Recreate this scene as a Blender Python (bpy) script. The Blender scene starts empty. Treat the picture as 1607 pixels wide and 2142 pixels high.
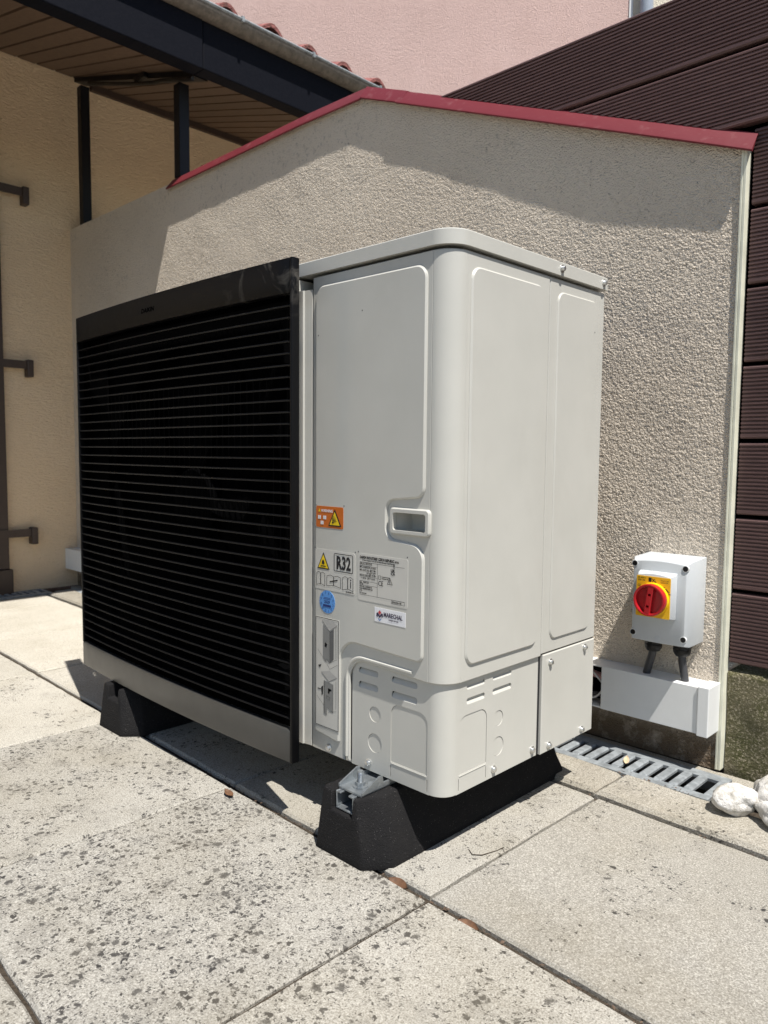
import bpy, bmesh, math, random
import numpy as np
from mathutils import Vector, Matrix, geometry, noise
random.seed(7)
sc = bpy.context.scene
COL = sc.collection

# ------------------------------------------------------------------ camera
CAMP = (0.7239, -0.8864, 0.6604)
YAW, PITCH, ROLL = 0.77, 0.0776, 0.0089
def cam_axes():
    F = Vector((-math.sin(YAW)*math.cos(PITCH), math.cos(YAW)*math.cos(PITCH), -math.sin(PITCH)))
    R = Vector((math.cos(YAW), math.sin(YAW), 0)); U = R.cross(F)
    c, s = math.cos(ROLL), math.sin(ROLL)
    return c*R+s*U, -s*R+c*U, F
cR, cU, cF = cam_axes()
cd = bpy.data.cameras.new('camera'); cam = bpy.data.objects.new('camera', cd); COL.objects.link(cam)
m3 = Matrix((cR, cU, -cF)).transposed()
cam.matrix_world = Matrix.Translation(CAMP) @ m3.to_4x4()
cd.sensor_fit = 'HORIZONTAL'; cd.sensor_width = 36; cd.lens = 35.523
cd.clip_start = 0.02; cd.clip_end = 500
cd.dof.use_dof = True; cd.dof.focus_distance = 1.2; cd.dof.aperture_fstop = 13
sc.camera = cam

# ------------------------------------------------------------------ light
SUN = Vector((0.445, -0.136, 1.0)).normalized()
EL = math.asin(SUN.z); AZ = math.atan2(SUN.x, SUN.y)
w = bpy.data.worlds.new('World'); sc.world = w; w.use_nodes = True
nt = w.node_tree; nt.nodes.clear()
sky = nt.nodes.new('ShaderNodeTexSky'); sky.sky_type = 'NISHITA'; sky.sun_disc = False
sky.sun_elevation = EL; sky.sun_rotation = AZ; sky.air_density = 1.0; sky.dust_density = 0.3
bg = nt.nodes.new('ShaderNodeBackground'); bg.inputs[1].default_value = 0.072
ow = nt.nodes.new('ShaderNodeOutputWorld')
nt.links.new(sky.outputs[0], bg.inputs[0]); nt.links.new(bg.outputs[0], ow.inputs[0])
sd = bpy.data.lights.new('sun', 'SUN'); sd.energy = 5.0; sd.angle = math.radians(0.53); sd.color = (1, 0.96, 0.90)
sun = bpy.data.objects.new('sun', sd); COL.objects.link(sun)
sun.rotation_euler = SUN.to_track_quat('Z', 'Y').to_euler(); sun.location = (2, -2, 5)
vs = sc.view_settings; vs.view_transform = 'Standard'; vs.look = 'None'; vs.gamma = 1; vs.exposure = 0.55
vs.use_curve_mapping = False
sc.cycles.max_bounces = 8; sc.cycles.diffuse_bounces = 5

# ------------------------------------------------------------------ materials
class NT:
    def __init__(s, name):
        s.m = bpy.data.materials.new(name); s.m.use_nodes = True
        s.t = s.m.node_tree; s.b = s.t.nodes['Principled BSDF']
        s.pos = s.n('ShaderNodeNewGeometry').outputs['Position']
    def n(s, typ, **kw):
        x = s.t.nodes.new(typ)
        for k, v in kw.items(): setattr(x, k, v)
        return x
    def l(s, a, b): s.t.links.new(a, b)
    def setin(s, node, idx, v):
        if hasattr(v, 'is_output') or hasattr(v, 'links'): s.l(v, node.inputs[idx])
        else: node.inputs[idx].default_value = v
    def mapping(s, scale=(1, 1, 1), loc=(0, 0, 0), rot=(0, 0, 0), vec=None):
        mp = s.n('ShaderNodeMapping'); s.l(vec if vec is not None else s.pos, mp.inputs[0])
        mp.inputs['Scale'].default_value = scale; mp.inputs['Location'].default_value = loc
        mp.inputs['Rotation'].default_value = rot
        return mp.outputs[0]
    def noise(s, scale, detail=3, rough=0.55, vec=None, dist=0.0):
        x = s.n('ShaderNodeTexNoise'); s.l(vec if vec is not None else s.pos, x.inputs['Vector'])
        x.inputs['Scale'].default_value = scale; x.inputs['Detail'].default_value = detail
        x.inputs['Roughness'].default_value = rough; x.inputs['Distortion'].default_value = dist
        return x.outputs['Fac']
    def voro(s, scale, feature='F1', vec=None, rnd=1.0):
        x = s.n('ShaderNodeTexVoronoi', feature=feature); s.l(vec if vec is not None else s.pos, x.inputs['Vector'])
        x.inputs['Scale'].default_value = scale; x.inputs['Randomness'].default_value = rnd
        return x.outputs['Distance'], x.outputs['Color']
    def ramp(s, fac, stops):
        r = s.n('ShaderNodeValToRGB'); s.l(fac, r.inputs[0]); e = r.color_ramp.elements
        while len(e) < len(stops): e.new(0.5)
        for i, (p, c) in enumerate(stops):
            e[i].position = p; e[i].color = (c, c, c, 1) if isinstance(c, (int, float)) else (*c, 1)
        return r.outputs[0]
    def math(s, op, a, b=None, clamp=False):
        x = s.n('ShaderNodeMath', operation=op); x.use_clamp = clamp
        s.setin(x, 0, a)
        if b is not None: s.setin(x, 1, b)
        return x.outputs[0]
    def mix(s, fac, a, b, mode='MIX'):
        x = s.n('ShaderNodeMix', data_type='RGBA', blend_type=mode)
        for sock, v in ((x.inputs[0], fac), (x.inputs[6], a), (x.inputs[7], b)):
            if hasattr(v, 'links'): s.l(v, sock)
            elif isinstance(v, (int, float)): sock.default_value = v
            else: sock.default_value = (*v, 1)
        return x.outputs[2]
    def attr(s, name):
        a = s.n('ShaderNodeAttribute', attribute_type='OBJECT', attribute_name=name); return a.outputs['Fac']
    def sep(s):
        x = s.n('ShaderNodeSeparateXYZ'); s.l(s.pos, x.inputs[0]); return x.outputs
    def bump(s, h, dist, strength=1.0, normal=None):
        x = s.n('ShaderNodeBump'); s.l(h, x.inputs['Height'])
        x.inputs['Distance'].default_value = dist; x.inputs['Strength'].default_value = strength
        if normal is not None: s.l(normal, x.inputs['Normal'])
        return x.outputs[0]
    def out(s, color=None, rough=0.5, metal=0.0, spec=0.5, normal=None, coat=0.0):
        b = s.b
        if color is not None:
            if hasattr(color, 'links'): s.l(color, b.inputs['Base Color'])
            else: b.inputs['Base Color'].default_value = (*color, 1)
        if hasattr(rough, 'links'): s.l(rough, b.inputs['Roughness'])
        else: b.inputs['Roughness'].default_value = rough
        b.inputs['Metallic'].default_value = metal; b.inputs['Specular IOR Level'].default_value = spec
        b.inputs['Coat Weight'].default_value = coat
        if normal is not None: s.l(normal, b.inputs['Normal'])
        return s.m
M = {}
def simple(name, col, rough=0.5, metal=0.0, spec=0.5, var=0.08, vscale=30, bump=0.0, bscale=300):
    t = NT(name)
    c = t.mix(t.ramp(t.noise(vscale, 4), [(0.3, 0), (0.7, 1)]), tuple(x*(1-var) for x in col), tuple(min(1, x*(1+var)) for x in col))
    nrm = t.bump(t.noise(bscale, 2), bump) if bump else None
    r = t.math('ADD', t.math('MULTIPLY', t.noise(vscale*1.7, 3), 0.12), rough-0.06)
    M[name] = t.out(c, r, metal, spec, nrm)
# ivory powder coat of the casing, slight orange peel and dust
t = NT('ivory')
c = t.mix(t.ramp(t.noise(9, 4), [(0.35, 0), (0.7, 1)]), (0.498, 0.490, 0.448), (0.528, 0.518, 0.474))
c = t.mix(t.ramp(t.noise(700, 1), [(0.70, 0), (0.8, 0.35)]), c, (0.45, 0.44, 0.39))
c = t.mix(t.ramp(t.noise(4.5, 6, 0.7, vec=t.mapping((1, 1, 0.45)), dist=0.8), [(0.52, 0), (0.75, 0.16)]), c, (0.36, 0.34, 0.29))
M['ivory'] = t.out(c, t.math('ADD', t.math('MULTIPLY', t.noise(40, 3), 0.1), 0.3), 0, 0.5, t.bump(t.noise(900, 1), 0.00012))
# black plastic of the grille with dusty smears near the upper right
t = NT('grille_black')
s_ = t.noise(16, 5, 0.65, vec=t.mapping((1, 1, 1.0), (0.3, 0, 0)), dist=1.2)
x_, y_, z_ = t.sep()
msk = t.math('MULTIPLY', t.ramp(x_, [(0.0, 0), (0.001, 1)]) if False else t.math('MULTIPLY', t.math('SUBTRACT', x_, -0.54), 6.0, True), t.math('MULTIPLY', t.math('SUBTRACT', z_, 0.88), 12.0, True))
sm = t.math('MULTIPLY', t.ramp(s_, [(0.52, 0), (0.74, 0.75)]), msk)
c = t.mix(sm, (0.005, 0.005, 0.0055), (0.13, 0.12, 0.105))
M['grille_black'] = t.out(c, t.math('ADD', t.math('MULTIPLY', t.noise(60, 3), 0.1), 0.34), 0, 0.14, t.bump(t.noise(1500, 2), 0.00006))
simple('grille_ground_lit', (0.040, 0.039, 0.036), 0.35, spec=0.7, var=0.15, vscale=20)  # lower band: ground reflection put into a lighter tone of the black
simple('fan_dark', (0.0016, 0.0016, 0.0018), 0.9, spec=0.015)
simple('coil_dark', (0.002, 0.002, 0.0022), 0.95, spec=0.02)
# rubber foot
t = NT('rubber')
d_, cc = t.voro(330)
sp = t.ramp(d_, [(0.10, 1), (0.17, 0)])
sp = t.math('MULTIPLY', sp, t.ramp(t.noise(150, 2), [(0.48, 0), (0.56, 1)]))
c = t.mix(t.noise(30, 4), (0.008, 0.008, 0.009), (0.018, 0.017, 0.017))
c = t.mix(t.math('MULTIPLY', sp, 0.6), c, (0.25, 0.24, 0.23))
M['rubber'] = t.out(c, 0.8, 0, 0.15, t.bump(t.noise(330, 4, 0.7), 0.0030))
# galvanised steel
def galv(name, col, rough, metal=1.0, grime=True):
    t = NT(name)
    d_, cc = t.voro(90); sepc = t.n('ShaderNodeSeparateColor'); t.l(cc, sepc.inputs[0])
    c = t.mix(sepc.outputs[0], tuple(x*0.75 for x in col), col)
    c = t.mix(t.ramp(t.noise(40, 5), [(0.45, 0), (0.7, 0.7 if grime else 0.2)]), c, tuple(x*0.45 for x in col))
    M[name] = t.out(c, t.math('ADD', t.math('MULTIPLY', sepc.outputs[1], 0.2), rough), metal, 0.5, t.bump(t.noise(220, 3), 0.0006))
galv('galvanised', (0.31, 0.335, 0.35), 0.5, 0.2)
galv('zinc_bright', (0.36, 0.39, 0.41), 0.3, 0.75, False)
galv('gutter_zinc', (0.17, 0.148, 0.122), 0.6, 0.1)
simple('screw_steel', (0.72, 0.72, 0.70), 0.28, 0.9)

# rough-cast render of the low wall
t = NT('roughcast')
v2 = t.mapping((1, 1, 1.0))
n1 = t.noise(115, 3, 0.6, vec=v2, dist=0.4); n2 = t.noise(38, 2)
h = t.math('ADD', t.math('MULTIPLY', t.ramp(n1, [(0.36, 0), (0.66, 1)]), 1.0), t.math('MULTIPLY', n2, 0.35))
x_, y_, z_ = t.sep()
base = t.mix(t.ramp(t.noise(1.8, 3), [(0.35, 0), (0.7, 1)]), (0.74, 0.645, 0.53), (0.82, 0.725, 0.605))
base = t.mix(t.ramp(t.noise(170, 2), [(0.62, 0), (0.74, 0.5)]), base, (0.2, 0.165, 0.13))
low = t.math('MULTIPLY', t.math('SUBTRACT', 0.17, z_), 8.0, True)
dirt = t.math('MULTIPLY', low, t.ramp(t.noise(26, 5, 0.7), [(0.25, 0.45), (0.5, 0.95)]))
base = t.mix(dirt, base, (0.15, 0.105, 0.066))
up = t.ramp(t.noise(70, 4, 0.7), [(0.56, 0), (0.72, 0.55)])
base = t.mix(t.math('MULTIPLY', up, t.ramp(t.noise(3.3, 3), [(0.42, 0), (0.62, 1)])), base, (0.13, 0.115, 0.095))
M['roughcast'] = t.out(base, 0.95, 0, 0.1, t.bump(t.math('ADD', t.ramp(t.noise(300, 2, 0.5), [(0.32, 0), (0.68, 1)]), t.math('MULTIPLY', t.ramp(t.voro(240, 'SMOOTH_F1')[0], [(0.1, 1), (0.6, 0)]), 0.6)), 0.0034))
# cream house render
def rend(name, ca, cb, sc1, dist, zs=2.0, speck=0.0):
    t = NT(name)
    n1 = t.noise(sc1, 3, 0.6, vec=t.mapping((1, 0.55, zs)), dist=0.3)
    h = t.ramp(n1, [(0.35, 0), (0.68, 1)])
    c = t.mix(t.ramp(t.noise(2.5, 4), [(0.35, 0), (0.7, 1)]), ca, cb)
    c = t.mix(t.ramp(t.noise(sc1*1.4, 2), [(0.6, 0), (0.75, 0.25)]), c, tuple(x*0.55 for x in ca))
    if speck:
        c = t.mix(t.ramp(t.noise(0.8, 4), [(0.5, 0), (0.75, speck)]), c, tuple(x*0.8 for x in ca))
    M[name] = t.out(c, 0.95, 0, 0.15, t.bump(h, dist))
rend('cream_render', (0.83, 0.635, 0.425), (0.86, 0.665, 0.455), 95, 0.0042)
rend('pink_render', (0.66, 0.475, 0.43), (0.70, 0.51, 0.465), 95, 0.004, 1.3, 0.2)
rend('pale_render', (0.72, 0.66, 0.54), (0.76, 0.70, 0.58), 60, 0.004)
# paving concrete with lichen, amount driven per slab
def concrete(name, ca, cb, stain, kerb=False):
    t = NT(name)
    oi = t.n('ShaderNodeObjectInfo'); rnd = oi.outputs['Random']
    off = t.n('ShaderNodeVectorMath', operation='ADD'); t.l(t.pos, off.inputs[0])
    cmb = t.n('ShaderNodeCombineXYZ'); t.l(t.math('MULTIPLY', rnd, 17.0), cmb.inputs[0]); t.l(t.math('MULTIPLY', rnd, 9.0), cmb.inputs[1])
    t.l(cmb.outputs[0], off.inputs[1]); v = off.outputs[0]
    c = t.mix(t.ramp(t.noise(5, 5, 0.6, vec=v), [(0.3, 0), (0.72, 1)]), ca, cb)
    c = t.mix(t.math('MULTIPLY', rnd, 0.35), c, tuple(x*0.8 for x in ca))
    c = t.mix(t.attr('dark'), c, (0.215, 0.198, 0.165))
    tone = t.attr('tone'); c = t.mix(tone, c, (0.62, 0.575, 0.48))
    grain = t.noise(420, 3, 0.7, vec=v)
    c = t.mix(t.ramp(grain, [(0.34, 0.8), (0.49, 0)]), c, (0.13, 0.115, 0.095))
    c = t.mix(t.ramp(grain, [(0.53, 0), (0.68, 0.75)]), c, (0.60, 0.57, 0.51))
    c = t.mix(t.ramp(t.noise(110, 3, 0.6, vec=v), [(0.57, 0), (0.70, 0.28)]), c, (0.15, 0.135, 0.115))
    li = t.attr('lichen')
    wob = t.n('ShaderNodeVectorMath', operation='ADD'); t.l(v, wob.inputs[0])
    wn = t.n('ShaderNodeTexNoise'); t.l(v, wn.inputs['Vector']); wn.inputs['Scale'].default_value = 160; wn.inputs['Detail'].default_value = 2
    ws = t.n('ShaderNodeVectorMath', operation='SCALE'); t.l(wn.outputs['Color'], ws.inputs[0]); ws.inputs['Scale'].default_value = 0.016
    t.l(ws.outputs[0], wob.inputs[1]); vv = wob.outputs[0]
    patch = t.noise(7, 3, 0.6, vec=v)
    tot = None
    for scl, r0, thr in ((42, 0.27, 0.56), (80, 0.35, 0.50), (170, 0.38, 0.44)):
        d_, cc = t.voro(scl, vec=vv); sp = t.n('ShaderNodeSeparateColor'); t.l(cc, sp.inputs[0])
        keep = t.math('GREATER_THAN', t.math('ADD', t.math('MULTIPLY', sp.outputs[0], 0.55), t.math('ADD', t.math('MULTIPLY', t.ramp(patch, [(0.3, 0.0), (0.7, 1.0)]), 0.62), t.math('MULTIPLY', li, 0.38))), 0.55+thr)
        rad = t.math('ADD', t.math('MULTIPLY', sp.outputs[1], 0.26), r0-0.13)
        ins = t.math('MULTIPLY', t.math('SUBTRACT', rad, d_), 7.5, True)
        q = t.math('MULTIPLY', ins, keep)
        q = t.math('MULTIPLY', q, t.math('ADD', t.math('MULTIPLY', sp.outputs[2], 0.35), 0.65))
        tot = q if tot is None else t.math('MAXIMUM', tot, q)
    lc = t.mix(t.noise(30, 3, vec=v), (0.022, 0.021, 0.023), (0.058, 0.053, 0.048))
    c = t.mix(t.math('MULTIPLY', t.ramp(t.noise(14, 5, 0.72, vec=v), [(0.50, 0), (0.72, 0.45)]), t.math('ADD', t.math('MULTIPLY', li, 0.6), 0.25, True)), c, (0.13, 0.122, 0.11))
    c = t.mix(tot, c, lc)
    c = t.mix(t.math('MULTIPLY', t.ramp(t.noise(3.1, 4, 0.65, vec=v), [(0.42, 0), (0.68, 1)]), stain), c, (0.20, 0.168, 0.105))
    hgt = t.math('ADD', t.math('MULTIPLY', grain, 0.6), t.math('MULTIPLY', t.noise(150, 3, vec=v), 0.7))
    M[name] = t.out(c, 0.92, 0, 0.2, t.bump(hgt, 0.0022))
concrete('paving', (0.315, 0.30, 0.265), (0.40, 0.385, 0.35), 0.26)
concrete('kerb_concrete', (0.31, 0.285, 0.24), (0.39, 0.365, 0.31), 0.35)
t = NT('terrace'); c = t.mix(t.noise(3, 5, 0.6), (0.27, 0.25, 0.215), (0.36, 0.335, 0.29)); M['terrace'] = t.out(c, 0.95, 0, 0.15, t.bump(t.noise(120, 4), 0.004))
t = NT('soil'); c = t.mix(t.noise(60, 5, 0.7), (0.025, 0.02, 0.015), (0.10, 0.08, 0.06)); M['soil'] = t.out(c, 1, 0, 0.1, t.bump(t.noise(120, 4), 0.01))
t = NT('mossy_concrete')
c = t.mix(t.ramp(t.noise(9, 5, 0.65), [(0.35, 0), (0.65, 1)]), (0.185, 0.16, 0.105), (0.085, 0.088, 0.032))
c = t.mix(t.ramp(t.noise(210, 3, 0.7), [(0.53, 0), (0.62, 0.85)]), c, (0.40, 0.35, 0.25))
c = t.mix(t.ramp(t.noise(6, 3), [(0.58, 0), (0.66, 0.7)]), c, (0.22, 0.19, 0.15))
M['mossy_concrete'] = t.out(c, 0.95, 0, 0.2, t.bump(t.noise(140, 4, 0.7), 0.010))
# wood
def wood(name, ca, cb, rough=0.65, axis=(1, 14, 14), spec=0.35):
    t = NT(name); oi = t.n('ShaderNodeObjectInfo')
    v = t.mapping(axis); g = t.noise(6, 5, 0.65, vec=v, dist=0.8)
    c = t.mix(t.ramp(g, [(0.3, 0), (0.7, 1)]), ca, cb)
    c = t.mix(t.math('MULTIPLY', oi.outputs['Random'], 0.45), c, tuple(x*0.6 for x in ca))
    M[name] = t.out(c, rough, 0, spec, t.bump(g, 0.0008))
wood('soffit_wood', (0.10, 0.062, 0.040), (0.145, 0.093, 0.062))
wood('fence_board', (0.100, 0.056, 0.053), (0.138, 0.080, 0.074), 0.5, (2, 30, 30))
wood('beam_dark', (0.005, 0.006, 0.010), (0.009, 0.0095, 0.014), 0.6, spec=0.07)
simple('post_dark', (0.006, 0.006, 0.008), 0.5, spec=0.3)
simple('shutter_brown', (0.05, 0.032, 0.024), 0.5)
simple('trim_brown', (0.045, 0.026, 0.018), 0.6)
simple('roof_deck', (0.05, 0.035, 0.025), 0.8)
t = NT('roof_tile')
c = t.mix(t.noise(18, 4), (0.24, 0.085, 0.075), (0.36, 0.155, 0.14))
c = t.mix(t.ramp(t.noise(45, 5, 0.7), [(0.5, 0), (0.66, 0.85)]), c, (0.07, 0.05, 0.04))
M['roof_tile'] = t.out(c, 0.9, 0, 0.2, t.bump(t.noise(110, 4), 0.008))
t = NT('red_flashing')
c = t.mix(t.noise(3, 4), (0.135, 0.021, 0.028), (0.165, 0.028, 0.035))
v = t.mapping((60, 60, 900), rot=(0, 0.3, 0))
c = t.mix(t.ramp(t.noise(1, 3, vec=v), [(0.70, 0), (0.76, 0.5)]), c, (0.5, 0.33, 0.32))
c = t.mix(t.ramp(t.noise(30, 5), [(0.6, 0), (0.8, 0.25)]), c, (0.42, 0.25, 0.24))
M['red_flashing'] = t.out(c, 0.45, 0, 0.22, t.bump(t.noise(14, 3), 0.0015))
simple('white_pvc', (0.76, 0.77, 0.76), 0.35, var=0.02)
simple('bead_pvc', (0.70, 0.69, 0.56), 0.5, var=0.12, vscale=20)
simple('box_grey', (0.53, 0.555, 0.57), 0.42, var=0.02, bump=0.0001, bscale=900)
simple('black_plastic', (0.006, 0.006, 0.007), 0.4, spec=0.35)
simple('cable_grey', (0.045, 0.045, 0.05), 0.45)
simple('cable_pink', (0.45, 0.25, 0.25), 0.45)
simple('cable_white', (0.7, 0.7, 0.7), 0.45)
simple('knob_red', (0.42, 0.010, 0.016), 0.3, var=0.03)
simple('plate_yellow', (0.80, 0.46, 0.010), 0.4, var=0.03)
simple('ring_yellow', (0.92, 0.62, 0.005), 0.4, var=0.02)
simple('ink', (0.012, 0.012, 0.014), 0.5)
simple('ink_blue', (0.01, 0.03, 0.16), 0.5)
simple('ink_grey', (0.22, 0.22, 0.21), 0.5)
simple('ink_dark_grey', (0.115, 0.115, 0.115), 0.5)
simple('ink_light', (0.42, 0.41, 0.385), 0.5)
simple('label_silver', (0.56, 0.545, 0.50), 0.35, var=0.02)
simple('label_white', (0.76, 0.76, 0.78), 0.4, var=0.02)
simple('label_orange', (0.55, 0.13, 0.012), 0.4, var=0.03)
simple('label_yellow', (0.80, 0.55, 0.008), 0.4, var=0.03)
simple('label_blue', (0.10, 0.30, 0.68), 0.4, var=0.03)
simple('logo_red', (0.5, 0.05, 0.06), 0.4)
simple('logo_navy', (0.03, 0.02, 0.06), 0.4)
simple('logo_blue', (0.08, 0.2, 0.45), 0.4)
simple('leaf_brown', (0.12, 0.058, 0.028), 0.7, var=0.3, vscale=120)
simple('crumb_brown', (0.085, 0.055, 0.036), 0.8, var=0.7, vscale=60)
simple('leaf_pale', (0.5, 0.38, 0.24), 0.7, var=0.25, vscale=120)
simple('pipe_grey', (0.33, 0.37, 0.43), 0.35)
t = NT('white_stone')
c = t.mix(t.ramp(t.noise(28, 5, 0.7), [(0.35, 0), (0.6, 1)]), (0.38, 0.355, 0.31), (0.74, 0.72, 0.69))
M['white_stone'] = t.out(c, 0.8, 0, 0.25, t.bump(t.noise(70, 5, 0.7), 0.006))

# ------------------------------------------------------------------ object helpers
ORG = {}
def tag(o, label=None, cat=None, group=None, kind=None):
    if label: o['label'] = label
    if cat: o['category'] = cat
    if group: o['group'] = group
    if kind: o['kind'] = kind
    return o
def thing(name, label, cat, loc=(0, 0, 0), group=None):
    o = bpy.data.objects.new(name, None); COL.objects.link(o); o.location = loc; o.empty_display_size = 0.05
    ORG[o] = Vector(loc); return tag(o, label, cat, group)
def link(name, me, parent=None, loc=None):
    o = bpy.data.objects.new(name, me); COL.objects.link(o)
    if parent is not None:
        o.parent = parent; ORG[o] = ORG[parent]
    else: ORG[o] = Vector((0, 0, 0))
    if loc is not None: o.location = Vector(loc) - (ORG[parent] if parent is not None else Vector())
    return o
class MB:
    def __init__(s): s.v = []; s.f = []
    def add(s, vs, fs):
        k = len(s.v); s.v += [Vector(p) for p in vs]; s.f += [tuple(i+k for i in f) for f in fs]; return s
    def box(s, x0, x1, y0, y1, z0, z1):
        return s.add([(x0,y0,z0),(x1,y0,z0),(x1,y1,z0),(x0,y1,z0),(x0,y0,z1),(x1,y0,z1),(x1,y1,z1),(x0,y1,z1)],
                     [(0,3,2,1),(4,5,6,7),(0,1,5,4),(1,2,6,5),(2,3,7,6),(3,0,4,7)])
    def hexa(s, p):   # eight corner points, bottom ring then top ring
        return s.add(p, [(0,3,2,1),(4,5,6,7),(0,1,5,4),(1,2,6,5),(2,3,7,6),(3,0,4,7)])
    def plate(s, poly, w0, w1, mp, holes=(), ch=0.0, back=True):
        poly = [tuple(p) for p in poly]
        if area(poly) < 0: poly = poly[::-1]
        n = len(poly); tp = inset(poly, ch) if ch else poly
        hs = [list(h) if area(h) > 0 else list(h)[::-1] for h in holes]
        ring0 = [mp(u, v, w0) for u, v in poly]; ring1 = [mp(u, v, w1-ch) for u, v in poly]
        vs = ring0+ring1; fs = []
        sd = lambda a, b: [(a+i, a+(i+1) % n, b+(i+1) % n, b+i) for i in range(n)]
        fs += sd(0, n); top = n
        if ch:
            vs += [mp(u, v, w1) for u, v in tp]; fs += sd(n, 2*n); top = 2*n
        idx_top = list(range(top, top+n)); idx_bot = list(range(n)); flat = list(tp); 
        for hpl in hs:
            k = len(vs); m = len(hpl)
            vs += [mp(u, v, w0) for u, v in hpl] + [mp(u, v, w1) for u, v in hpl]
            fs += [(k+(i+1) % m, k+i, k+m+i, k+m+(i+1) % m) for i in range(m)]
            idx_top += list(range(k+m, k+2*m)); idx_bot += list(range(k, k+m)); flat += hpl
        tris = geometry.tessellate_polygon([[Vector((u, v, 0)) for u, v in tp]] + [[Vector((u, v, 0)) for u, v in h] for h in hs])
        for a, b, c in tris:
            fs.append((idx_top[a], idx_top[b], idx_top[c]))
            if back: fs.append((idx_bot[a], idx_bot[c], idx_bot[b]))
        return s.add(vs, fs)
    def flat(s, poly, wv, mp):
        if area(poly) < 0: poly = list(poly)[::-1]
        return s.add([mp(u, v, wv) for u, v in poly], [tuple(range(len(poly)))])
    def cyl(s, p0, p1, r0, r1=None, seg=16, cap=True):
        r1 = r0 if r1 is None else r1
        p0 = Vector(p0); p1 = Vector(p1); d = (p1-p0).normalized()
        a = d.orthogonal().normalized(); b = d.cross(a)
        vs = []
        for p, r in ((p0, r0), (p1, r1)):
            vs += [p+(a*math.cos(2*math.pi*i/seg)+b*math.sin(2*math.pi*i/seg))*r for i in range(seg)]
        fs = [(i, (i+1) % seg, seg+(i+1) % seg, seg+i) for i in range(seg)]
        if cap: fs += [tuple(range(seg))[::-1], tuple(range(seg, 2*seg))]
        return s.add(vs, fs)
    def lathe(s, prof, org, axis, seg=24):   # prof list of (r, h)
        o = Vector(org); d = Vector(axis).normalized(); a = d.orthogonal().normalized(); b = d.cross(a)
        vs = []; n = len(prof)
        for r, h in prof:
            vs += [o+d*h+(a*math.cos(2*math.pi*i/seg)+b*math.sin(2*math.pi*i/seg))*r for i in range(seg)]
        fs = []
        for k in range(n-1):
            fs += [(k*seg+i, k*seg+(i+1) % seg, (k+1)*seg+(i+1) % seg, (k+1)*seg+i) for i in range(seg)]
        fs += [tuple(range(seg))[::-1], tuple(range((n-1)*seg, n*seg))]
        return s.add(vs, fs)
    def tube(s, pts, r, seg=8):
        pts = [Vector(p) for p in pts]; n = len(pts); vs = []
        up = None
        for i, p in enumerate(pts):
            d = (pts[min(i+1, n-1)]-pts[max(i-1, 0)]).normalized()
            a = d.orthogonal().normalized() if up is None else (up-d*up.dot(d)).normalized()
            up = a; b = d.cross(a)
            vs += [p+(a*math.cos(2*math.pi*k/seg)+b*math.sin(2*math.pi*k/seg))*r for k in range(seg)]
        fs = []
        for i in range(n-1):
            fs += [(i*seg+k, i*seg+(k+1) % seg, (i+1)*seg+(k+1) % seg, (i+1)*seg+k) for k in range(seg)]
        fs += [tuple(range(seg))[::-1], tuple(range((n-1)*seg, n*seg))]
        return s.add(vs, fs)
    def extr(s, prof, x0, x1):     # profile of (y,z) extruded along x
        n = len(prof); vs = [(x0, y, z) for y, z in prof]+[(x1, y, z) for y, z in prof]
        fs = [(i, (i+1) % n, n+(i+1) % n, n+i) for i in range(n)]
        tr = geometry.tessellate_polygon([[Vector((y, z, 0)) for y, z in prof]])
        for a, b, c in tr: fs += [(a, b, c), (n+a, n+c, n+b)]
        return s.add(vs, fs)
    def mesh(s, name, mat, off=Vector((0, 0, 0)), smooth=35, bevel=0.0, seg=2, recalc=True, bang=30):
        me = bpy.data.meshes.new(name); bm = bmesh.new()
        vv = [bm.verts.new(p-off) for p in s.v]
        for f in s.f:
            try: bm.faces.new([vv[i] for i in f])
            except ValueError: pass
        if recalc: bmesh.ops.recalc_face_normals(bm, faces=bm.faces)
        if bevel:
            es = [e for e in bm.edges if len(e.link_faces) == 2 and e.calc_face_angle(0) > math.radians(bang)]
            bmesh.ops.bevel(bm, geom=es, offset=bevel, segments=seg, profile=0.5, affect='EDGES', clamp_overlap=True)
        if smooth:
            for f in bm.faces: f.smooth = True
            for e in bm.edges:
                if len(e.link_faces) == 2 and e.calc_face_angle(0) > math.radians(smooth): e.smooth = False
        bm.to_mesh(me); bm.free(); me.materials.append(M[mat]); return me
    def build(s, name, mat, parent=None, label=None, **kw):
        off = ORG[parent] if parent is not None else Vector((0, 0, 0))
        o = link(name, s.mesh(name, mat, off, **kw), parent)
        if label: o['label'] = label
        return o
def area(p): return 0.5*sum(p[i][0]*p[(i+1) % len(p)][1]-p[(i+1) % len(p)][0]*p[i][1] for i in range(len(p)))
def inset(p, d):
    out = []; n = len(p)
    for i in range(n):
        a, b, c = Vector(p[i-1]), Vector(p[i]), Vector(p[(i+1) % n])
        e1 = (b-a).normalized(); e2 = (c-b).normalized()
        n1 = Vector((-e1.y, e1.x)); n2 = Vector((-e2.y, e2.x))
        q = (n1+n2)/max(0.3, 1+n1.dot(n2)); out.append((b.x+q.x*d, b.y+q.y*d))
    return out
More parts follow.
